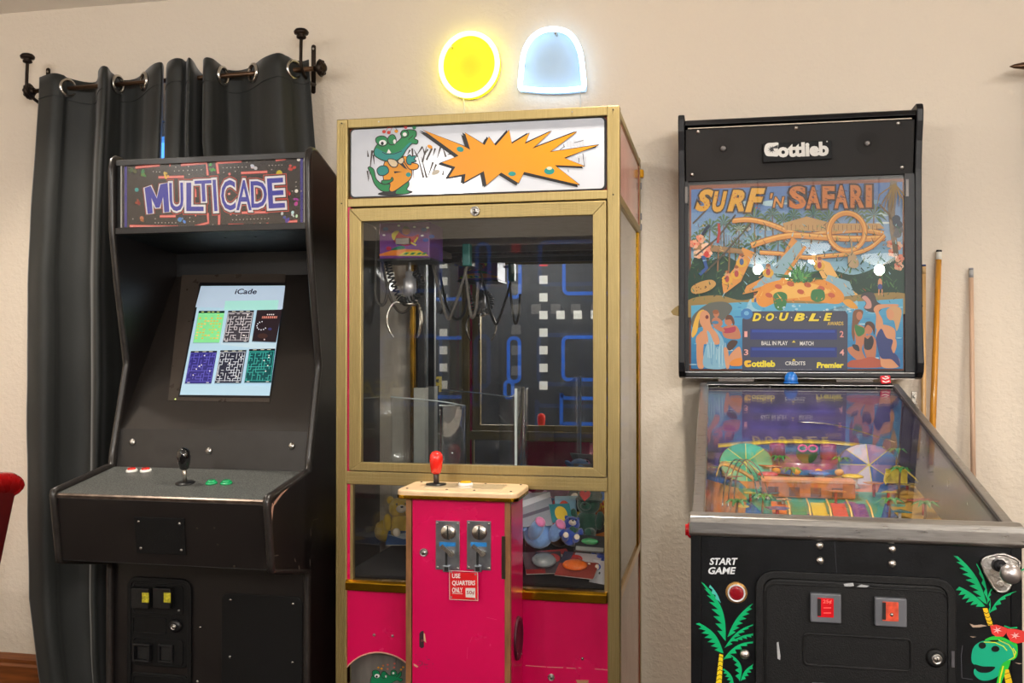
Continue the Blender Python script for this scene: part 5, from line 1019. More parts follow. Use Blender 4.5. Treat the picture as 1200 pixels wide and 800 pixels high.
# coin door
fr_ = ringp_('coin_door_frame', (885,666.5), (1120,930), .034, .014, .010, MET, pin, PF); do_ = pan('coin_door', (893,676), (1114,925), .026, .007, MET, pin, PF, .004)
ringp_('door_bead', (896.5,681), (1112,915), .02, .003, .009, MET, do_, PF); ringp_('embossed_frame', (940,739), (1068,786), .010, .004, .010, MET, do_, PF)
for i, (a, b, c, d) in enumerate((((949,693),(985,728.5),(958,700),(977,723.5)), ((1024,698),(1061.5,733),(1034,704.5),(1053,728)))):
    ce = pan('coin_bezel', a, b, .002, .012, M('grey bezel', (92,94,100), .4, var=.12), pin, PF-.007, .003)
    pan('coin_insert', c, d, .001, .001, M('red lit insert', (190,14,26), .2, var=.1, emit=.18, coat=.5) if i == 0 else M('bare red insert', (196,70,44), .4, var=.4, scale=90), ce, PF-.019, .0003)
    pan('coin_gap', (c[0],c[1]+1), (c[0]+4.2,d[1]-2), .0005, .0006, M('slot black'), ce, PF-.0202, 0)
    if i == 0:
        A = Art(lambda u, v: at(u, v, PF-.0204), (0,-1,0)); A.text('25¢', 964.5, 702.5, 974.5, 707.5, (255,120,110), off=.01); A.line([(965,712),(974,712)], 1.2, (236,90,84)); A.line([(965,718),(974,718)], 1.2, (236,90,84)); A.build('insert_print', Mprint('lit insert ink', .3, emit=.3), ce)
    else: q = at(1045,720,PF-.02); MB().dome((q.x,PF-.02,q.z), (0,-1,0), .0035, .003).build('reject_pin', SCREW, ce)
q = at(1096.7, 770.5, PF-.007); MB().lathe([(.0165,0),(.0165,.003),(.012,.006)], (q.x,PF-.007,q.z), (0,-1,0), 24).build('lock_escutcheon', MET, do_); camlock('coin_door_lock', q.x, PF-.012, q.z, .009, pin)
p, q = at(950.5,797,PF), at(983.5,830,PF); MB().box(p.x,q.x,PF-.018,PF-.007,q.z,p.z).build('coin_return', M('grey bezel'), pin, bevel=.002)
A = Art(lambda u, v: at(u, v, PF-.0077), (0,-1,0), .0002); c8 = lambda x, y: (880+x/4.8, 660+y/4.8)
for P in ([(145,445),(155,440),(166,520),(164,542),(150,535)],[(520,115),(575,108),(580,126),(530,134)],[(592,132),(620,118),(668,126),(640,138)]): A.poly([c8(*p) for p in P], (176,178,180))
for k in range(14): x, y = random.uniform(120,1080), random.uniform(110,640); A.ell(*c8(x,y), .35, .25, (110,108,106), n=6)
A.build('scuff_marks', Mprint('bare board scuffs'), do_)['kind'] = 'stuff'
q = at(1117, 772, PF-.01); MB().box(q.x-.003, q.x+.002, PF-.0115, PF-.0095, q.z-.014, q.z+.014).build('hinge_wear', M('bare hinge steel', (128,128,136), .35, metal=1, var=.3), do_)

# ---- backbox
HX0, HX1 = -.109, .590
hp_ = [(-.03,1.187),(-.215,1.187),(-.24,1.192),(-.258,1.208),(-.264,1.235),(-.252,1.30),(-.24,1.38),(-.236,1.70),(-.238,1.80),(-.25,1.88),(-.266,1.935),(-.269,1.968),(-.262,1.984),(-.250,1.988),(-.03,1.988)]
HB = M('backbox black', (14,15,20), .42, spec=.35, var=.3, scale=25)
for x in (HX0, HX1-.019): MB().prism([(x, y, z) for y, z in hp_], (.019,0,0)).build('backbox_side', HB, pin, bevel=.003)
hx0, hx1 = HX0+.019, HX1-.019
MB().prism([(hx0, y, z) for y, z in ((-.262,1.953),(-.255,1.968),(-.235,1.974),(-.03,1.974),(-.03,1.955),(-.23,1.955),(-.24,1.951))], (hx1-hx0,0,0)).build('backbox_top', HB, pin, bevel=.002)
MB().box(hx0, hx1, -.05, -.035, 1.19, 1.96).build('backbox_rear', HB, pin); MB().box(hx0, hx1, -.215, -.035, 1.19, 1.205).build('backbox_floor', HB, pin)
sz1 = at(804,152,-.255).z; sz0 = at(804,213,-.228).z
SN = V((0,-(sz1-sz0),-.027)).normalized(); SP = V((0,-.255,sz1))
MB().prism([(hx0+.003,-.255,sz1),(hx1-.003,-.255,sz1),(hx1-.003,-.228,sz0),(hx0+.003,-.228,sz0)], (0,.014,0)).build('speaker_panel', M('charcoal speaker panel', (24,21,20), .6, spec=.3, var=.22, scale=9), pin, bevel=.0015)
MB().box(hx0+.01, hx1-.012, -.2585, -.255, sz1+.001, sz1+.004).build('bright_strip', M('pale strip', (160,150,134), .4, metal=.5, var=.2), pin)
for px, py in ((818,154.5),(933,150),(1052.5,144.5),(811,204.5),(1057,196)): MB().dome(atP(px,py,SP,SN), SN, .0062, .004, 12).build('panel_screw', SCREW, pin)
for px, py in ((847.5,174),(1016.5,168)):
    c = atP(px,py,SP,SN); sk = MB().lathe([(.034,0),(.034,.0004),(.012,.0004),(.011,.0008),(.001,.0010)], c, SN, 36, sm=False).build('speaker_grille', M('speaker cloth', (23,20,19), .62, spec=.28), pin)
    MB().lathe([(.0085,0),(.0085,.002),(.006,.003),(.001,.003)], c+SN*.001, SN, 16).build('speaker_screw', M('dull steel', (96,92,90), .4, metal=.6), sk)
# badge
bq = [atP(*p,SP,SN) for p in ((893.5,168.5),(974,164.5),(974.5,186),(894,190.5))]
bd = MB().prism(bq, SN*.012).build('maker_badge', M('badge black', (9,9,12), .5, spec=.2), pin, bevel=.001)
A = Art(lambda u, v: atP(u,v,SP+SN*.0123,SN), SN, .0001); cB = lambda x, y: (870+x/9.23, 130+y/9.23); BW_ = (222,220,216)
A.smooth([cB(*p) for p in ((236,420),(245,375),(275,348),(330,343),(386,343),(386,385),(384,440),(384,488),(320,490),(265,485),(242,455))], BW_, 6)
for k in range(9):
    an = k*2*math.pi/9; A.poly([cB(318+48*math.cos(an),415+42*math.sin(an)), cB(318+16*math.cos(an+.5),415+15*math.sin(an+.5)), cB(318,415), cB(318+16*math.cos(an-.5),415+15*math.sin(an-.5))], (20,18,22))
A.poly([cB(318,395),cB(384,365),cB(384,405),cB(340,405)], (20,18,22)); A.poly([cB(335,405),cB(384,405),cB(384,440),cB(345,435)], BW_)
A.text('ottlieb', *cB(390,348), *cB(922,484), BW_, off=.05, rot=-.035); A.ell(*cB(915,330), .9, .9, (200,196,190)); A.build('badge_print', Mprint('badge ink', .35), bd)
# backglass with print
BGY = -.222; BC = [(807.5,217.5),(1060,209),(1058.8,434.5),(807,434.5)]
A = Art(lambda u, v: at(u, v, BGY), (0,-1,0), .00008)
TLz = at(807.5,217.5,BGY); BRz = at(1058.8,434.5,BGY)
gx0_, gx1_, gz0_, gz1_ = TLz.x, BRz.x, at(807,434.5,BGY).z, TLz.z
MB().box(hx0, hx1, BGY+.002, BGY+.012, gz0_-.012, gz1_+.014).build('backglass_board', BLK, pin)
T_ = lambda u, v: u+0
def row(v): return v
top = lambda u: 217.5+(209-217.5)*(u-807.5)/252.5
UL, UR, VB = 808, 1059.5, 434
def band(v0, v1, c): A.poly([(UL,v0+ (top(UL)-213)*.6*(1-(v0-213)/222)),(UR,v0+(top(UR)-213)*.6*(1-(v0-213)/222)),(UR,v1),(UL,v1)], c)
A.poly([(UL,top(UL)),(UR,top(UR)),(UR,VB),(UL,VB)], (150,84,56)); UL, UR, VB = 810, 1057.5, 432.5
for k in range(12): t = k/12; v0 = 219+k*9.5; A.poly([(UL,v0+3-k*.2),(UR,v0-6+k*.4),(UR,432),(UL,432)], tuple(int(a+(b-a)*t) for a, b in zip((74,120,186),(176,224,236))))
rn = random.Random(3)
for k in range(26): A.ell(rn.uniform(850,1040), rn.uniform(235,285), rn.uniform(5,14), rn.uniform(1.2,3.4), rn.choice([(184,220,230),(206,228,232),(130,180,208)]), n=12)
g1, g2, g3 = (44,96,62), (70,120,72), (30,70,54)
for u, v, r, h_ in ((832,268,15,40),(848,262,14,40),(866,268,12,30),(884,256,16,44),(897,262,11,30),(905,252,12,34),(918,258,11,30),(930,254,12,34),(953,252,14,34),(971,256,13,30),(1003,252,14,34),(1024,252,16,40),(862,290,14,30),(884,286,16,36),(912,284,14,30),(820,280,14,34),(838,300,13,30)): A.palm(u, v, r, g1, 9, (110,88,60), rn.uniform(-3,3), h_, g2)
A.smooth([(806,330),(815,300),(830,306),(850,300),(870,310),(900,318),(930,322),(970,316),(1000,322),(1030,312),(1060,300),(1060,360),(1000,366),(900,362),(806,372)], g3)
for k in range(60): u, v = rn.uniform(812,1054), rn.uniform(308,350); A.line([(u,v),(u+rn.uniform(-6,6),v-rn.uniform(3,9))], rn.uniform(.8,1.8), rn.choice([(56,112,66),(40,92,60),(84,134,72),(28,66,50)]))
OG, OG2, OG3 = (216,146,64), (236,182,98), (150,92,44)
def track(P, w_=7):
    S_ = [(p.x,p.y) for p in spline([(a,b,0) for a,b in P],5)]; A.line(S_, w_+1.6, OG3); A.line(S_, w_, OG); A.line([(a,b-w_*.25) for a,b in S_], w_*.35, OG2)
track([(858,259),(880,258),(905,264),(925,272),(945,276),(975,272),(1010,270),(1035,274)], 5); track([(880,288),(905,280),(930,276),(960,278),(1000,280),(1036,279)], 6); track([(1036,276),(1020,290),(1000,297),(970,300),(945,302),(920,298),(890,296)], 4)
A.poly([(917,262),(945,254),(975,262),(1030,262),(1036,268),(975,272),(920,270)], (190,150,96))
for k in range(22): A.line([(922+k*5,264),(922+k*5,270)], .6, (110,80,50))
A.ring(992,272,21,22,6.5,OG3); A.ring(992,272,21,22,5,OG); A.ring(991.5,271,22,23,1.4,OG2)
A.poly([(928,278),(945,290),(915,335),(870,345),(875,335),(905,320)], OG); A.poly([(935,282),(942,288),(914,328),(880,340)], (140,176,190)); A.poly([(870,290),(884,296),(868,330),(848,345),(846,332),(860,315)], OG); A.poly([(950,300),(972,308),(985,330),(1005,345),(990,352),(968,335)], OG2); A.poly([(970,322),(995,330),(1003,350),(985,356),(962,340)], (140,180,196))
# left: deck, flowers, big cat shape, right: tree trunk and blossoms
A.poly([(812,284),(868,292),(872,298),(812,293)], (150,116,76))
for u in (842,855): A.line([(u,292),(u-1,318)], 1.8, (130,96,60))
for k in range(9): A.line([(845+k*3,272+k*1.2),(845+k*3,290)], .6, (120,96,70))
for u, v in ((814,286),(821,280),(827,290),(818,298),(829,297),(1052,288),(1046,296),(1054,303),(1044,286),(1053,312)):
    for k in range(5): an = k*1.257; A.ell(u+3*math.cos(an), v+3*math.sin(an), 3, 2.4, rn.choice([(238,176,140),(244,200,170),(230,140,110)]), n=10)
    A.ell(u, v, 1.3, 1.3, (214,80,60), n=8)
A.line([(1047,212),(1044,240),(1046,270),(1050,300)], [8,8,7,6], (110,90,62)); A.line([(1030,240),(1042,252),(1048,262)], 2, (110,90,62))
for k in range(9): A.line([(1048,216),(1030+k*4,232+rn.uniform(-4,10)),(1026+k*4.4,246+rn.uniform(-4,6))], [1.6,1.4,.3], (150,120,60))
for k in range(6): A.ell(rn.uniform(1040,1054), rn.uniform(254,276), 5, 4.6, (52,62,78), n=12)
for a in ([(812,262),(824,250),(836,236)],[(815,300),(840,280),(862,252)],[(826,320),(850,296),(880,262)]): A.line(a, 2, (74,66,52))
A.line([(823,276),(828,268),(832,264)], 3.4, (24,40,66)); A.line([(841,285),(843,272),(842,262)], 3, (170,50,44)); A.line([(824,300),(828,314),(820,322)], 4, (40,80,150)); A.ell(828,298,3,3.6,(196,50,40))
A.smooth([(806,352),(840,346),(870,352),(900,346),(960,352),(1000,346),(1060,344),(1060,368),(806,372)], (150,124,66))
A.smooth([(811,336),(822,330),(834,328),(839,333),(832,340),(820,344),(811,343)], (196,150,80))
for k in range(10): A.ell(rn.uniform(813,832), rn.uniform(332,342), .8, .7, (90,60,30), n=6)
SK, SK2, HAIR = (214,150,108), (190,120,84), (150,84,40)
for u, v in ((852,326),(863,320),(869,306),(900,318),(886,352),(960,310)): A.ell(u, v+2, 6.5, 5.5, (222,170,50), n=14); A.ell(u, v-4, 3, 3.4, SK, n=10); A.ell(u, v-7, 2.6, 2, HAIR, n=10); A.ell(u, v+1, 2.6, 4, rn.choice([(40,60,130),(170,60,60),(60,90,140)]), n=10)
A.ell(1031,332,2.6,6,SK,n=10); A.ell(1031,322,1.9,2,SK,n=8); A.ell(1031,336,2.8,3.4,(70,80,150),n=10); A.line([(1029.5,339),(1029,346)],1.4,SK); A.line([(1033,339),(1033.5,346)],1.4,SK)
A.line([(997,281),(998,298)],2,(176,150,110)); A.smooth([(994,298),(1001,298),(1006,308),(1003,314),(994,312)],(176,150,110))
# water
for k in range(8): t = k/8; v0 = 356+k*9; A.poly([(UL,v0+2),(870,v0-2),(960,v0),(UR,v0-6),(UR,432),(UL,432)], tuple(int(a+(b-a)*t) for a, b in zip((86,170,208),(24,110,170))))
for k in range(90):
    u, v = rn.uniform(812,1056), rn.uniform(360,428); A.ell(u, v, rn.uniform(1.5,6), rn.uniform(.35,.9), rn.choice([(140,200,224),(60,140,196),(190,224,234),(30,110,176)]), n=8)
A.smooth([(812,370),(830,356),(850,354),(858,362),(846,376),(826,382),(812,384)], (92,96,90))
# big orange float with green leaves
A.smooth([(880,350),(885,362),(920,370),(960,368),(1000,362),(1003,352),(990,366),(960,374),(900,374),(876,364)], (150,200,222))
A.smooth([(886,352),(892,336),(915,328),(945,326),(970,330),(988,345),(982,356),(950,353),(915,353),(895,360)], (226,146,44)); A.smooth([(900,345),(920,334),(950,332),(972,342),(950,347),(918,350)], (240,184,84))
for u, v in ((901,346),(912,336),(926,333),(946,334),(962,338),(974,346),(938,342)): A.ell(u, v, 4.4, 2.8, (190,84,44), n=12, rot=.3)
for P in ([(908,360),(906,346),(914,342),(922,346),(920,360),(914,364)],[(950,350),(952,340),(964,340),(966,350),(958,354)]): A.smooth(P, (44,118,58))
for k in range(70):
    an = rn.uniform(3.3, 6.1); r_ = rn.uniform(6,30); u, v = 938+r_*1.15*math.cos(an), 332+r_*.9*math.sin(an); A.line([(938+(u-938)*.35,332+(v-332)*.35),((938+u)/2+rn.uniform(-3,3),(332+v)/2-3),(u,v)], [2.6,2.2,.4], rn.choice([(44,118,58),(60,140,66),(34,96,50),(84,156,74)]))
for k in range(60): u = rn.uniform(874,1004); A.ell(u, 366+6*math.sin(u*.1)+rn.uniform(-6,8), rn.uniform(.8,2.4), rn.uniform(.6,1.4), rn.choice([(206,228,236),(160,206,226),(120,184,214)]), n=8)
for k in range(420):
    u, v = rn.uniform(811,1057), rn.uniform(264,356); w_ = rn.uniform(.6,1.7)
    if 884 < u < 992 and 326 < v < 358: c = rn.choice([(206,110,40),(240,190,90),(226,150,50),(180,84,44)])
    elif v > 296 and rn.random() < .75: c = rn.choice([(40,92,60),(56,112,66),(28,66,50),(84,130,70),(22,54,44),(110,140,70)])
    else: c = rn.choice([(56,104,70),(40,84,62),(120,150,90),(170,130,70),(206,166,100),(150,200,214),(150,96,50),(96,70,46)])
    A.line([(u,v),(u+rn.uniform(-5,5),v-rn.uniform(1,6))], [w_,.25], c)
# bathers, left and right
hq = lambda x, y: (800+x/6.667, 325+y/6.667)
A.smooth([hq(*p) for p in ((70,440),(95,330),(130,265),(170,258),(130,330),(115,420),(80,470))], (230,180,70))
A.smooth([hq(*p) for p in ((135,350),(140,280),(175,258),(210,290),(215,350),(235,400),(270,440),(285,520),(180,520),(110,520),(110,460),(160,410))], SK); A.smooth([hq(*p) for p in ((115,470),(150,420),(170,470),(160,580),(165,700),(120,700),(108,580))], SK); A.ell(*hq(190,310), 2, 2.4, (110,40,40), n=10)
A.smooth([hq(*p) for p in ((190,420),(215,440),(270,560),(290,480),(240,400),(265,410),(310,470),(335,560),(350,700),(170,700),(175,560),(200,500))], (130,180,206))
for k in range(14): a = hq(190+k*11,520+rn.uniform(-20,20)); A.line([a,(a[0]+rn.uniform(-1,2),a[1]+rn.uniform(14,26))], .6, rn.choice([(90,146,186),(176,212,226)]))
A.smooth([hq(*p) for p in ((320,560),(350,560),(365,690),(340,705))], SK)
A.ell(*hq(262,285), 3.4, 4, SK2); A.ell(*hq(258,270), 3.6, 2.6, HAIR); A.smooth([hq(*p) for p in ((230,330),(265,310),(310,345),(300,380),(240,370))], SK2); A.ell(*hq(255,352), 4, 2, (60,120,160))
A.ell(*hq(360,340), 5, 5.4, SK2); A.smooth([hq(*p) for p in ((335,330),(350,295),(385,300),(405,350),(395,375),(375,330))], (96,56,34)); A.smooth([hq(*p) for p in ((310,400),(360,375),(420,380),(450,440),(440,480),(330,470))], SK2); A.smooth([hq(*p) for p in ((305,400),(350,395),(410,385),(405,425),(330,435))], (170,50,80)); A.smooth([hq(*p) for p in ((235,380),(300,385),(330,420),(290,420))], SK2)
A.smooth([hq(*p) for p in ((355,640),(380,590),(440,540),(460,600),(455,670),(380,690))], SK); A.smooth([hq(*p) for p in ((345,530),(380,490),(430,500),(400,550),(360,570))], (70,44,30)); A.smooth([hq(*p) for p in ((365,670),(400,640),(460,630),(460,685),(390,690))], (226,140,40))
hr_ = lambda x, y: (930+x/6.667, 325+y/6.667)
A.smooth([hr_(*p) for p in ((520,150),(560,118),(620,125),(650,190),(690,220),(660,270),(590,270),(545,240),(560,200))], (66,60,62)); A.smooth([hr_(*p) for p in ((530,160),(560,145),(600,190),(600,240),(550,240),(565,200))], (206,150,140)); A.smooth([hr_(*p) for p in ((380,190),(420,170),(460,190),(500,240),(440,240))], (226,160,50))
A.smooth([hr_(*p) for p in ((455,330),(465,265),(510,250),(540,270),(520,330),(480,400),(470,500),(450,440))], (120,78,46)); A.ell(*hr_(510,300), 3.6, 5, SK2); A.smooth([hr_(*p) for p in ((470,400),(500,370),(560,400),(560,470),(530,560),(560,640),(520,660),(440,600),(420,550),(480,520))], SK2); A.smooth([hr_(*p) for p in ((478,370),(510,380),(550,400),(545,440),(500,460),(475,410))], (50,120,60)); A.smooth([hr_(*p) for p in ((455,525),(500,530),(510,575),(470,560))], (40,50,60))
A.ell(*hr_(583,405), 4.4, 6, SK2); A.smooth([hr_(*p) for p in ((550,400),(560,352),(600,345),(630,380),(625,450),(610,400),(575,370))], (70,44,30)); A.smooth([hr_(*p) for p in ((550,470),(600,450),(640,500),(630,640),(580,650),(545,560))], SK2); A.smooth([hr_(*p) for p in ((550,470),(575,480),(605,455),(622,500),(600,560),(550,555))], (36,38,46))
A.smooth([hr_(*p) for p in ((425,700),(440,650),(520,640),(600,620),(680,650),(680,700))], (176,84,60))
A.smooth([hr_(*p) for p in ((620,250),(650,215),(720,210),(800,210),(810,225),(700,240),(660,270),(690,330),(690,400),(640,400),(640,300))], SK); A.smooth([hr_(*p) for p in ((720,260),(780,225),(835,250),(830,330),(800,420),(780,340),(740,330))], (206,160,110)); A.ell(*hr_(750,290), 4.4, 6, SK); A.smooth([hr_(*p) for p in ((650,400),(700,370),(780,400),(790,470),(770,560),(820,640),(810,700),(690,700),(670,620),(640,480))], SK)
A.smooth([hr_(*p) for p in ((640,470),(680,400),(720,470),(770,490),(760,560),(810,620),(825,700),(760,640),(680,630),(650,540))], (44,60,120)); A.smooth([hr_(*p) for p in ((790,480),(800,530),(780,590),(765,560))], SK)
# score panel
A.poly([hq(465,700+27),hq(465,330),hq(490,290),hq(540,265),hr_(400,262),hr_(420,290),hr_(416,727)], (58,62,84))
A.ell(*hq(500,285), 7, 6.4, (50,120,186)); A.ell(*hq(498,280), 3, 2.6, (110,176,220))
for t, (x0, y0, x1, y1), f in (('D',(548,283,608,338),hq),('O',(652,283,708,338),hq),('U',(757,280,822,336),hq),('B',(873,283,945,338),hq),('L',(122,285,188,338),hr_),('E',(236,282,292,336),hr_)):
    a, b = f(x0,y0), f(x1,y1); A.text(t, *a, *b, (30,26,30), off=.10, shear=.25); A.text(t, *a, *b, (238,214,50), off=.05, shear=.25)
for p in (hq(630,310), hq(728,312), hq(848,314), hr_(100,310), hr_(205,310)): A.ell(*p, .7, .7, (230,220,190), n=8)
for y0, y1 in ((402,484),(542,622)): A.poly([hq(527,y0),hr_(335,y0+3),hr_(335,y1+1),hq(527,y1)], (14,40,120)); A.poly([hq(540,y0+8),hr_(320,y0+10),hr_(320,y0+30),hq(540,y0+28)], (22,62,160))
for t, x0, y0, x1, y1, f, c in (('1',484,422,502,465,hq,(240,170,160)),('3',480,562,510,606,hq,(240,170,160)),('2',358,420,386,466,hr_,(240,150,140)),('4',358,562,390,608,hr_,(240,170,160)),('BALL IN PLAY',615,498,818,528,hq,(226,224,220)),('MATCH',48,500,152,530,hr_,(226,224,220)),('CREDITS',800,656,955,684,hq,(226,224,220)),('AWARDS',262,346,385,374,hr_,(226,190,60)),('ottlieb',540,650,718,696,hq,(238,220,40)),('Premier',180,664,384,704,hr_,(238,220,40))): A.text(t, *f(x0,y0), *f(x1,y1), c, off=.045 if t[0] in 'oP' else .015, shear=.1 if t == 'Premier' else 0)
A.smooth([hq(*p) for p in ((480,672),(490,650),(530,648),(530,664),(505,668),(512,682),(520,676),(532,678),(530,696),(495,698))], (238,190,40))
for x, y in ((866,500),(866,642)): A.poly([hq(x-14,y+8),hq(x+14,y+8),hq(x,y-8)], (238,214,50))
A.text('© 1991 Premier Technology. All rights reserved.', *hq(728,714), *hr_(140,723), (170,170,180))
# title letters
hs_ = lambda x, y: (800+x/5.714, 205+y/5.714); ht_ = lambda x, y: (930+x/5.714, 205+y/5.714)
for t, x0, y0, x1, y1 in (('S',95,105,195,235),('U',205,118,290,240),('R',310,110,405,235),('F',430,100,540,240)):
    for off, c in ((.11,(40,26,20)),(.05,(226,168,36))): A.text(t, *hs_(x0,y0), *hs_(x1,y1), c, off=off, shear=.3)
    for k in range(9): u, v = hs_(rn.uniform(x0+10,x1-10), rn.uniform(y0+10,y1-10)); A.ell(u, v, .9, .8, (176,90,30), n=6)
for t, f, (x0, y0, x1, y1) in (("'",hs_,(588,125,602,155)),('N',hs_,(605,150,678,218))):
    for off, c in ((.08,(40,26,20)),(.02,(226,150,60))): A.text(t, *f(x0,y0), *f(x1,y1), c, off=off, shear=.2)
for t, f, (x0, y0, x1, y1) in (('S',hs_,(722,85,815,222)),('A',ht_,(90,90,170,220)),('F',ht_,(198,85,265,218)),('A',ht_,(278,80,355,218)),('R',ht_,(384,78,460,214)),('I',ht_,(490,78,512,212))):
    for off, c in ((.10,(44,26,20)),(.04,(206,120,44))): A.text(t, *f(x0,y0), *f(x1,y1), c, off=off)
    n_ = 14 if t != 'I' else 5
    for k in range(n_): u, v = f(rn.uniform(x0+6,x1-6), rn.uniform(y0+8,y1-8)); A.line([(u-1.3,v-.5),(u+1.3,v+.4)], .8, (96,48,26))
A.build('backglass_print', Mprint('backglass ink', .4, emit=.06, gain=.55), pin)
MB().box(gx0_-.004, gx1_+.004, BGY-.0085, BGY-.0055, gz0_-.004, gz1_+.004).build('backglass_pane', Mglass('backglass pane', (.99,.99,.99), .035), pin)
for x0, x1 in ((hx0, gx0_-.003), (gx1_+.003, hx1)): MB().box(x0, x1, BGY-.010, BGY+.002, gz0_-.012, gz1_+.012).build('backglass_frame', HB, pin)
MB().box(hx0, hx1, BGY-.018, BGY+.006, 1.19, gz0_-.001).build('bottom_rail', HB, pin, bevel=.004); MB().box(hx0, hx1-.004, BGY-.0195, BGY-.018, gz0_-.004, gz0_-.002).build('trim_line', RAIL, pin); MB().box(hx0, hx1-.004, BGY-.0195, BGY-.018, gz0_-.021, gz0_-.0195).build('trim_line', RAIL, pin)
for x in (gx0_-.012, gx1_+.006): MB().box(x, x+.008, BGY-.014, BGY-.009, gz1_-.055, gz1_-.005).build('glass_clip', M('dull steel'), pin)
for a, b in ((842,883),(979,1022)): p, q = at(a,447,-.245), at(b,447,-.245); MB().box(p.x,q.x,-.262,-.235,1.179,1.186).build('hinge_plate', M('dull brown steel', (84,78,74), .4, metal=.7), pin)
# things lying on the rear channel
p = at(927, 450, -.285); bz_ = gz(-.285)+.0065
dm = thing('blue_dome', 'small glossy blue plastic dome below the backglass', 'toy', (p.x,-.285,bz_)); MB().lathe([(.0195,0),(.0195,.012),(.0188,.018),(.0165,.0245),(.0125,.030),(.007,.0335),(.001,.0347)], (p.x,-.285,bz_), (0,0,1), 28).build('cap', M('blue gloss plastic', (20,96,176), .14, var=.06, coat=.6), dm)
MB().lathe([(.0225,0),(.0225,.0035)], (p.x,-.285,bz_), (0,0,1), 28).build('flange', M('blue gloss plastic'), dm)
p = at(1037.5, 451, -.285); cy_ = MB()
cy_.obox((p.x,-.285,bz_+.0125), (.014,0,.001), (0,.010,0), (-.001,0,.0115)); c_ = tag(cy_.build('wrapped_candy', M('red candy wrapper', (196,36,50), .25, var=.5, scale=90, coat=.5), bevel=.004), 'small red and white wrapped candy on the right end of the glass channel', 'candy')
A = Art(lambda u, v: V((p.x+u, -.2952, bz_+.0125+v)), (0,-1,0), .0002)
for a in ([(-.010,.006),(-.002,.002),(.009,.006)],[(-.009,-.004),(0,-.007),(.010,-.003)],[(-.003,.0095),(.006,.0085)]): A.line(a, .0026, (236,220,220))
o = A.build('wrapper_print', Mprint('wrapper ink', .3), c_)

# ---- playfield
PFP = V((0,-1.30,.848)); ps, pc_ = math.sin(math.radians(6.5)), math.cos(math.radians(6.5)); PFN = V((0,-ps,pc_)); PD = V((0,pc_,ps))
pfz = lambda y: PFP.z+(y-PFP.y)*ps/pc_
fx0, fx1 = PX0+.021, PX1-.021
MB().prism([(fx0,-1.385,pfz(-1.385)),(fx1,-1.385,pfz(-1.385)),(fx1,-.265,pfz(-.265)),(fx0,-.265,pfz(-.265))], (0,0,-.012)).build('playfield', M('playfield maple', (40,84,150), .25, var=.15, scale=12, coat=.5), pin)
pf = lambda u, v: atP(u, v, PFP+PFN*.0004, PFN); A = Art(pf, PFN, .0001); cP = lambda x, y: (810+x/4.444, 440+y/4.444)
def pp(x, y): return (fx0+(fx1-fx0)*x, -1.385+(1.12)*y)
A2 = Art(lambda u, v: (lambda q: V((q[0], q[1], pfz(q[1])+.0005)))(pp(u, v)), PFN, .0001)
for P, c in (([(0,0),(1,0),(1,.16),(0,.16)],(16,16,20)),([(0,.16),(.14,.16),(.2,.6),(0,.7)],(196,120,50)),([(1,.16),(.86,.16),(.8,.6),(1,.7)],(206,160,60)),([(.18,.2),(.82,.2),(.72,.42),(.28,.42)],(60,130,190)),([(.25,.42),(.75,.42),(.85,.62),(.15,.62)],(40,150,120)),([(.2,.62),(.8,.62),(.9,.8),(.1,.8)],(226,120,60)),([(0,.8),(1,.8),(1,1),(0,1)],(90,70,150))): A2.poly(P, c)
for k in range(5): x = .3+k*.08; A2.poly([(x,.24),(x+.045,.24),(x+.06,.42),(x+.015,.42)], [(226,120,50),(40,140,90),(216,190,60),(220,90,60),(90,60,120)][k]); A2.line([(x+.055,.23),(x+.07,.43)], .012, (240,206,90))
for k in range(46): A2.ell(rn.uniform(.06,.94), rn.uniform(.2,.95), rn.uniform(.012,.04), rn.uniform(.006,.02), rn.choice([(226,190,60),(210,70,60),(60,170,160),(240,236,220),(60,80,170),(230,130,60),(120,70,150),(40,150,90)]), n=12)
for a in ([(.05,.15),(.3,.13),(.6,.11),(.95,.15)],[(.0,.17),(.2,.165)],[(.5,.06),(.62,.10),(.72,.06)]): A2.line(a, .010, (226,140,40))
A2.build('playfield_print', Mprint('playfield ink', .3, coat=.5), pin)
def fpt(px, py, h_=0):
    q = pf(px, py); return V((min(max(q.x,fx0+.03),fx1-.03), q.y, q.z))
def onp(x, y): X_, Y_ = pp(x, y); return V((X_, Y_, pfz(Y_)))
# painted inner walls
for x, nn in ((fx0,1),(fx1,-1)): MB().prism([(x,-1.37,pfz(-1.37)),(x,-1.37,gz(-1.37)-.01),(x,-.27,gz(-.27)-.012),(x,-.27,pfz(-.27))], (nn*.002,0,0)).build('inner_side', M('inner side black', (22,22,28), .3, coat=.3), pin)
MB().box(fx0, fx1, -.272, -.266, pfz(-.27), gz(-.27)-.012).build('rear_insert', M('rear insert', (70,50,120), .4, var=.5, scale=20), pin)
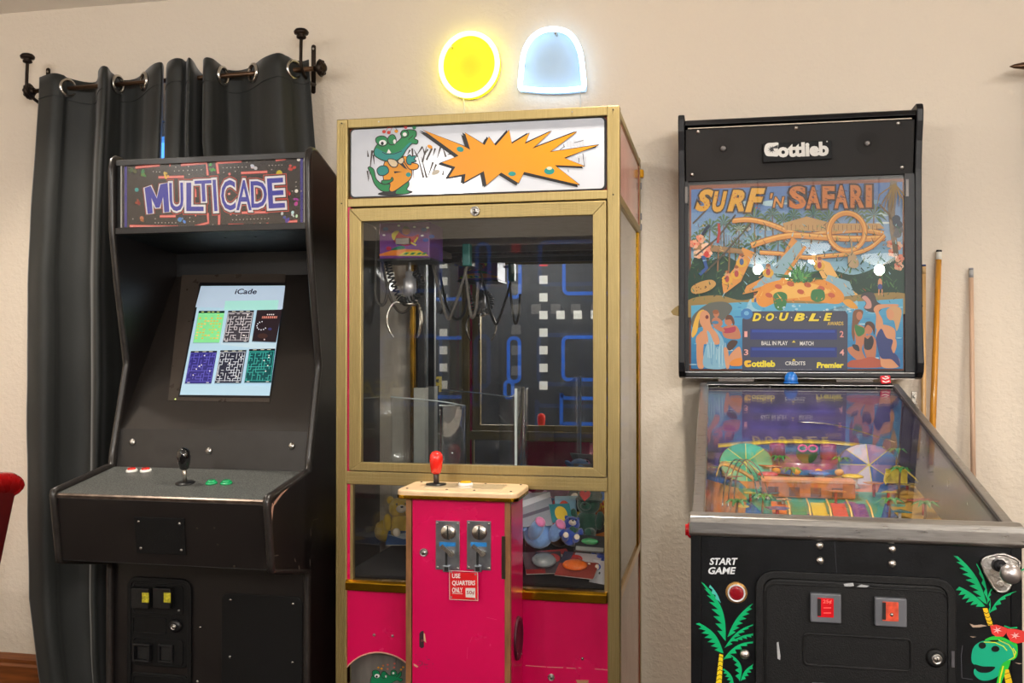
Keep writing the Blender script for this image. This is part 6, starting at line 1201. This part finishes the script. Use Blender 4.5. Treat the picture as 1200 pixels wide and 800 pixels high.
# apron
MB().prism([(fx0,-1.385,pfz(-1.385)+.02),(fx0,-1.22,pfz(-1.22)+.012),(fx0,-1.22,pfz(-1.22)),(fx0,-1.385,pfz(-1.385))], (fx1-fx0,0,0)).build('apron', M('apron black', (24,24,28), .4), pin)
AP = V((0,-1.385,pfz(-1.385)+.0203)); an_ = V((0,-((pfz(-1.22)+.012)-(pfz(-1.385)+.02)),.165)).normalized()
A = Art(lambda u, v: V((fx0+(fx1-fx0)*u, -1.385+.165*v, pfz(-1.385)+.0204+((pfz(-1.22)+.012)-(pfz(-1.385)+.02))*v)), an_, .0001)
for a in ([(0,.86),(.3,.8),(.55,.72),(1,.9)],[(.45,.3),(.56,.7),(.68,.35)]): A.line(a, .025, (226,140,40))
A.text('Gottlieb', .70, .40, .90, .15, (230,200,40), off=.04); A.poly([(.80,-.0),(.97,0),(.97,.12),(.80,.12)], (206,130,60))
A.build('apron_print', Mprint('playfield ink'), pin)
def wheel(name, c, r, cols, tilt):
    R_ = Matrix.Rotation(tilt,3,'X'); n = 24; o = MB().lathe([(r,0),(r,.008),(r*.96,.010)], c, R_ @ V((0,0,1)), 28).build(name, M('wheel rim', (60,60,70), .3), pin)
    W = Art(lambda u, v: V(c)+R_ @ V((u,v,.0106)), R_ @ V((0,0,1)), .0002)
    for k in range(8):
        a0, a1 = k*math.pi/4, (k+1)*math.pi/4; W.poly([(0,0)]+[(r*.94*math.cos(a0+(a1-a0)*j/4), r*.94*math.sin(a0+(a1-a0)*j/4)) for j in range(5)], cols[k % len(cols)]); W.line([(0,0),(r*.94*math.cos(a0),r*.94*math.sin(a0))], .002, (226,210,60))
    W.build('wheel_print', Mprint('playfield ink'), o)
wheel('spin_wheel', onp(.20,.74)+V((0,0,.03)), .072, [(20,150,110),(30,170,130)], .75); wheel('spin_wheel', onp(.80,.74)+V((0,0,.03)), .078, [(60,90,170),(150,120,170),(200,190,210)], .75)
# centre tower with a green head wearing pink glasses
c = onp(.50,.80); tw = MB().lathe([(.105,0),(.105,.022),(.098,.026),(.098,.034)], c, (0,0,1), 32).build('centre_tower', M('tower purple', (124,40,110), .35, var=.15, coat=.3), pin)
MB().lathe([(.106,.004),(.1065,.018)], c, (0,0,1), 32, cap=False).build('tower_band', M('tower blue', (40,110,190), .35), tw)
for sx in (-.07, .065): MB().lathe([(.022,.03),(.022,.07),(.018,.075)], c+V((sx,.02,0)), (0,0,1), 14).build('tower_turret', M('turret magenta', (150,30,100), .35), tw)
MB().ell(c+V((0,-.075,.058)), (.028,.026,.026), 16, 10).build('green_head', M('head green', (40,84,44), .4, var=.2), tw)
for sx in (-.013,.013): MB().tube([c+V((sx+.011*math.cos(k*math.pi/6),-.102,.074+.008*math.sin(k*math.pi/6))) for k in range(12)], .0028, 6, True).build('pink_glasses', M('pink frame', (240,70,150), .3), tw)
for k in range(4): q = c+V((-.08+k*.053,-.1,.013)); MB().ell(q, (.012,.008,.009), 10, 6).build('tower_figure', M('figure amber', (216,150,40), .4, var=.3), tw)
# orange fort and lanes
c = onp(.47,.57); ft_ = MB().box(c.x-.11, c.x+.11, c.y-.03, c.y+.03, c.z, c.z+.038).build('slide_fort', M('fort orange', (214,110,50), .4, var=.3, scale=40), pin, bevel=.004)
for k in range(4): MB().box(c.x-.095+k*.05, c.x-.07+k*.05, c.y-.032, c.y-.029, c.z+.004, c.z+.026).build('fort_arch', M('arch brown', (120,50,40), .5), ft_)
MB().box(c.x-.11, c.x+.11, c.y-.034, c.y+.034, c.z+.038, c.z+.043).build('fort_roof', M('roof salmon', (226,150,110), .4, var=.2), ft_)
for k in range(5):
    c = onp(.32+k*.085,.40); MB().prism([(c.x-.016,c.y-.06,c.z),(c.x+.016,c.y-.06,c.z),(c.x+.016,c.y+.05,c.z+.028),(c.x-.016,c.y+.05,c.z+.028)], (0,0,-.004)).build('slide_lane', M('lane %d' % k, [(220,110,50),(40,130,90),(206,176,60),(196,70,60),(110,60,130)][k], .3, var=.1, coat=.5), pin)
    MB().tube([(c.x+.02,c.y-.06,c.z+.006),(c.x+.022,c.y,c.z+.026),(c.x+.02,c.y+.05,c.z+.036)], .0022, 6).build('lane_rail', M('lane rail', (236,190,110), .25), pin)
# yellow ramps, wire ramp
for P, cc in (([(.06,.86),(.25,.90),(.45,.93),(.7,.92),(.92,.86)], (206,176,50)), ([(.05,.55),(.08,.66),(.16,.60),(.22,.52)], (206,160,90)), ([(.95,.55),(.92,.66),(.84,.60),(.80,.52)], (206,180,70))):
    rows = [[], []]
    for q in spline([(a,b,0) for a,b in P], 6):
        w3 = onp(q.x, q.y)+V((0,0,.05)); rows[0].append(w3+V((0,-.017,0))); rows[1].append(w3+V((0,.017,.006)))
    MB().grid(rows).build('plastic_ramp', M('ramp %d%d' % (cc[0],cc[2]), cc, .3, var=.15, coat=.4), pin, solid=.003)
for off in (-.012,.0,.012): MB().tube(spline([onp(.10+off*2,.40)+V((0,0,.02)), onp(.12+off*2,.52)+V((0,0,.06)), onp(.17+off*2,.62)+V((0,0,.075)), onp(.24+off*2,.58)+V((0,0,.05)), onp(.26+off*2,.46)+V((0,0,.02))], 6), .0017, 6).build('wire_ramp', CHROME, pin)
for off in (0,.010,.02): MB().tube(spline([onp(.50,.97)+V((0,off,.10)), onp(.7,.93)+V((0,off,.10)), onp(.95,.80)+V((0,off,.085))], 6), .0018, 6).build('wire_habitrail', CHROME, pin)
# islands with toy palms
TR_ = M('toy trunk', (130,90,50), .6); LEAF = M('toy palm leaf', (40,120,50), .45, var=.3, scale=60)
for i, (x, y, h_) in enumerate(((.24,.36,.055),(.76,.36,.055),(.13,.33,.05),(.87,.55,.075),(.90,.36,.05),(.36,.74,.05),(.66,.74,.05),(.92,.72,.08),(.40,.62,.05))):
    c = onp(x, y); pt = MB().lathe([(.022,0),(.02,.005),(.002,.008)], c, (0,0,1), 14).build('palm_island', M('island sand', (196,150,90), .6), pin)
    MB().cyl(c+V((0,0,.004)), c+V((.004,0,h_)), .003, .002, n=8).build('palm_trunk', TR_, pt); lf = MB()
    for k in range(8):
        an = k*math.pi/4+i; d = V((math.cos(an),math.sin(an),0)); s_ = V((-d.y,d.x,0)); t0 = c+V((.004,0,h_)); lf.add([t0, t0+d*.016+s_*.006+V((0,0,.008)), t0+d*.034+V((0,0,-.004)), t0+d*.016-s_*.006+V((0,0,.008)), t0+d*.016+V((0,0,.005))], [(0,1,4),(1,2,4),(2,3,4),(3,0,4)])
    lf.build('palm_leaf', LEAF, pt)
M('flipper white', (232,226,216), .3)
# pop bumpers, posts, slingshots, flippers
for x, y, cc in ((.30,.66,(206,50,50)),(.70,.66,(230,190,60)),(.55,.68,(60,110,190))):
    c = onp(x, y); b_ = MB().lathe([(.02,0),(.012,.006),(.012,.026)], c, (0,0,1), 18).build('bumper', M('white plastic'), pin); MB().lathe([(.027,.026),(.027,.030),(.016,.034),(.001,.035)], c, (0,0,1), 20).build('bumper_cap', M('cap %d' % cc[0], cc, .25, coat=.4), b_)
for sx in (-1, 1):
    c = onp(.5+sx*.18,.235); MB().prism([c+V((-.012,.012*1,.006)), c+V((.012,.012,.006)), c+V((-sx*.055-.004,-.035,.006)), c+V((-sx*.055-.008,-.045,.006))][::sx], (0,0,.010)).build('flipper', M('flipper white'), pin, bevel=.003)
    c = onp(.5+sx*.30,.30); MB().prism([c+V((0,-.04,.02)), c+V((sx*.03,.03,.02)), c+V((sx*.032,-.01,.02))][::sx], (0,0,.004)).build('slingshot_plastic', M('sling %d' % sx, (206,90,60) if sx > 0 else (60,130,170), .25, var=.3, scale=60, coat=.5), pin)
rq = random.Random(21); PC = [(206,120,50),(40,120,140),(196,170,60),(150,60,110),(50,90,160),(60,130,70),(190,70,50),(170,150,120)]
for k in range(34):
    x, y = rq.choice([rq.uniform(.05,.24), rq.uniform(.76,.95), rq.uniform(.28,.72)]), rq.uniform(.26,.9); c = onp(x, y); h_ = rq.uniform(.012,.034); a0 = rq.random()*6; n_ = rq.choice([3,4,5]); r_ = rq.uniform(.014,.03)
    pz_ = MB().prism([c+V((r_*math.cos(a0+j*2*math.pi/n_)*1.2, r_*math.sin(a0+j*2*math.pi/n_), h_)) for j in range(n_)], (0,0,.002)).build('plastic_piece', M('plastic %d' % (k % 8), PC[k % 8], .25, var=.45, scale=70, coat=.5), pin)
    MB().cyl(c, c+V((0,0,h_)), .0035, n=8).build('support_post', M('flipper white') if k % 2 else M('red translucent'), pz_)
c = onp(.88,.60); MB().box(c.x-.025, c.x+.025, c.y-.002, c.y+.002, c.z+.03, c.z+.065).build('yellow_sign', M('yellow sign', (214,190,40), .4, var=.3, scale=120), pin)
# ================================================================ pendant lamps over the pool table area, seen only in reflections
for i, (px, py) in enumerate(((888,302),(953,290),(925,312),(1030,302))):
    q = at(px, py, 2*BGY+4.3); x, z = q.x, q.z; y = -4.3
    t = thing('pendant_lamp', ['white bowl pendant lamp, leftmost of the four behind the viewer', 'white bowl pendant lamp, higher of the middle two behind the viewer', 'white bowl pendant lamp, lower of the middle two behind the viewer', 'white bowl pendant lamp, rightmost of the four behind the viewer'][i], 'lamp', (x, y, z), 'bowl pendant lamps')
    MB().lathe([(.01,-.05),(.07,-.04),(.11,-.01),(.12,.02),(.115,.02)], (x,y,z), (0,0,1), 28).build('bowl', Mglow('bowl glass glow', (1,.93,.82), 3.5), t); MB().cyl((x,y,z+.02), (x,y,CEIL), .006, n=8).build('stem', M('dull steel'), t)
    globe(x, y, z-.085, .035, 40)
    MB().lathe([(.12,.02),(.05,.05),(.006,.06)], (x,y,z), (0,0,1), 24).build('cap', M('dull steel'), t)
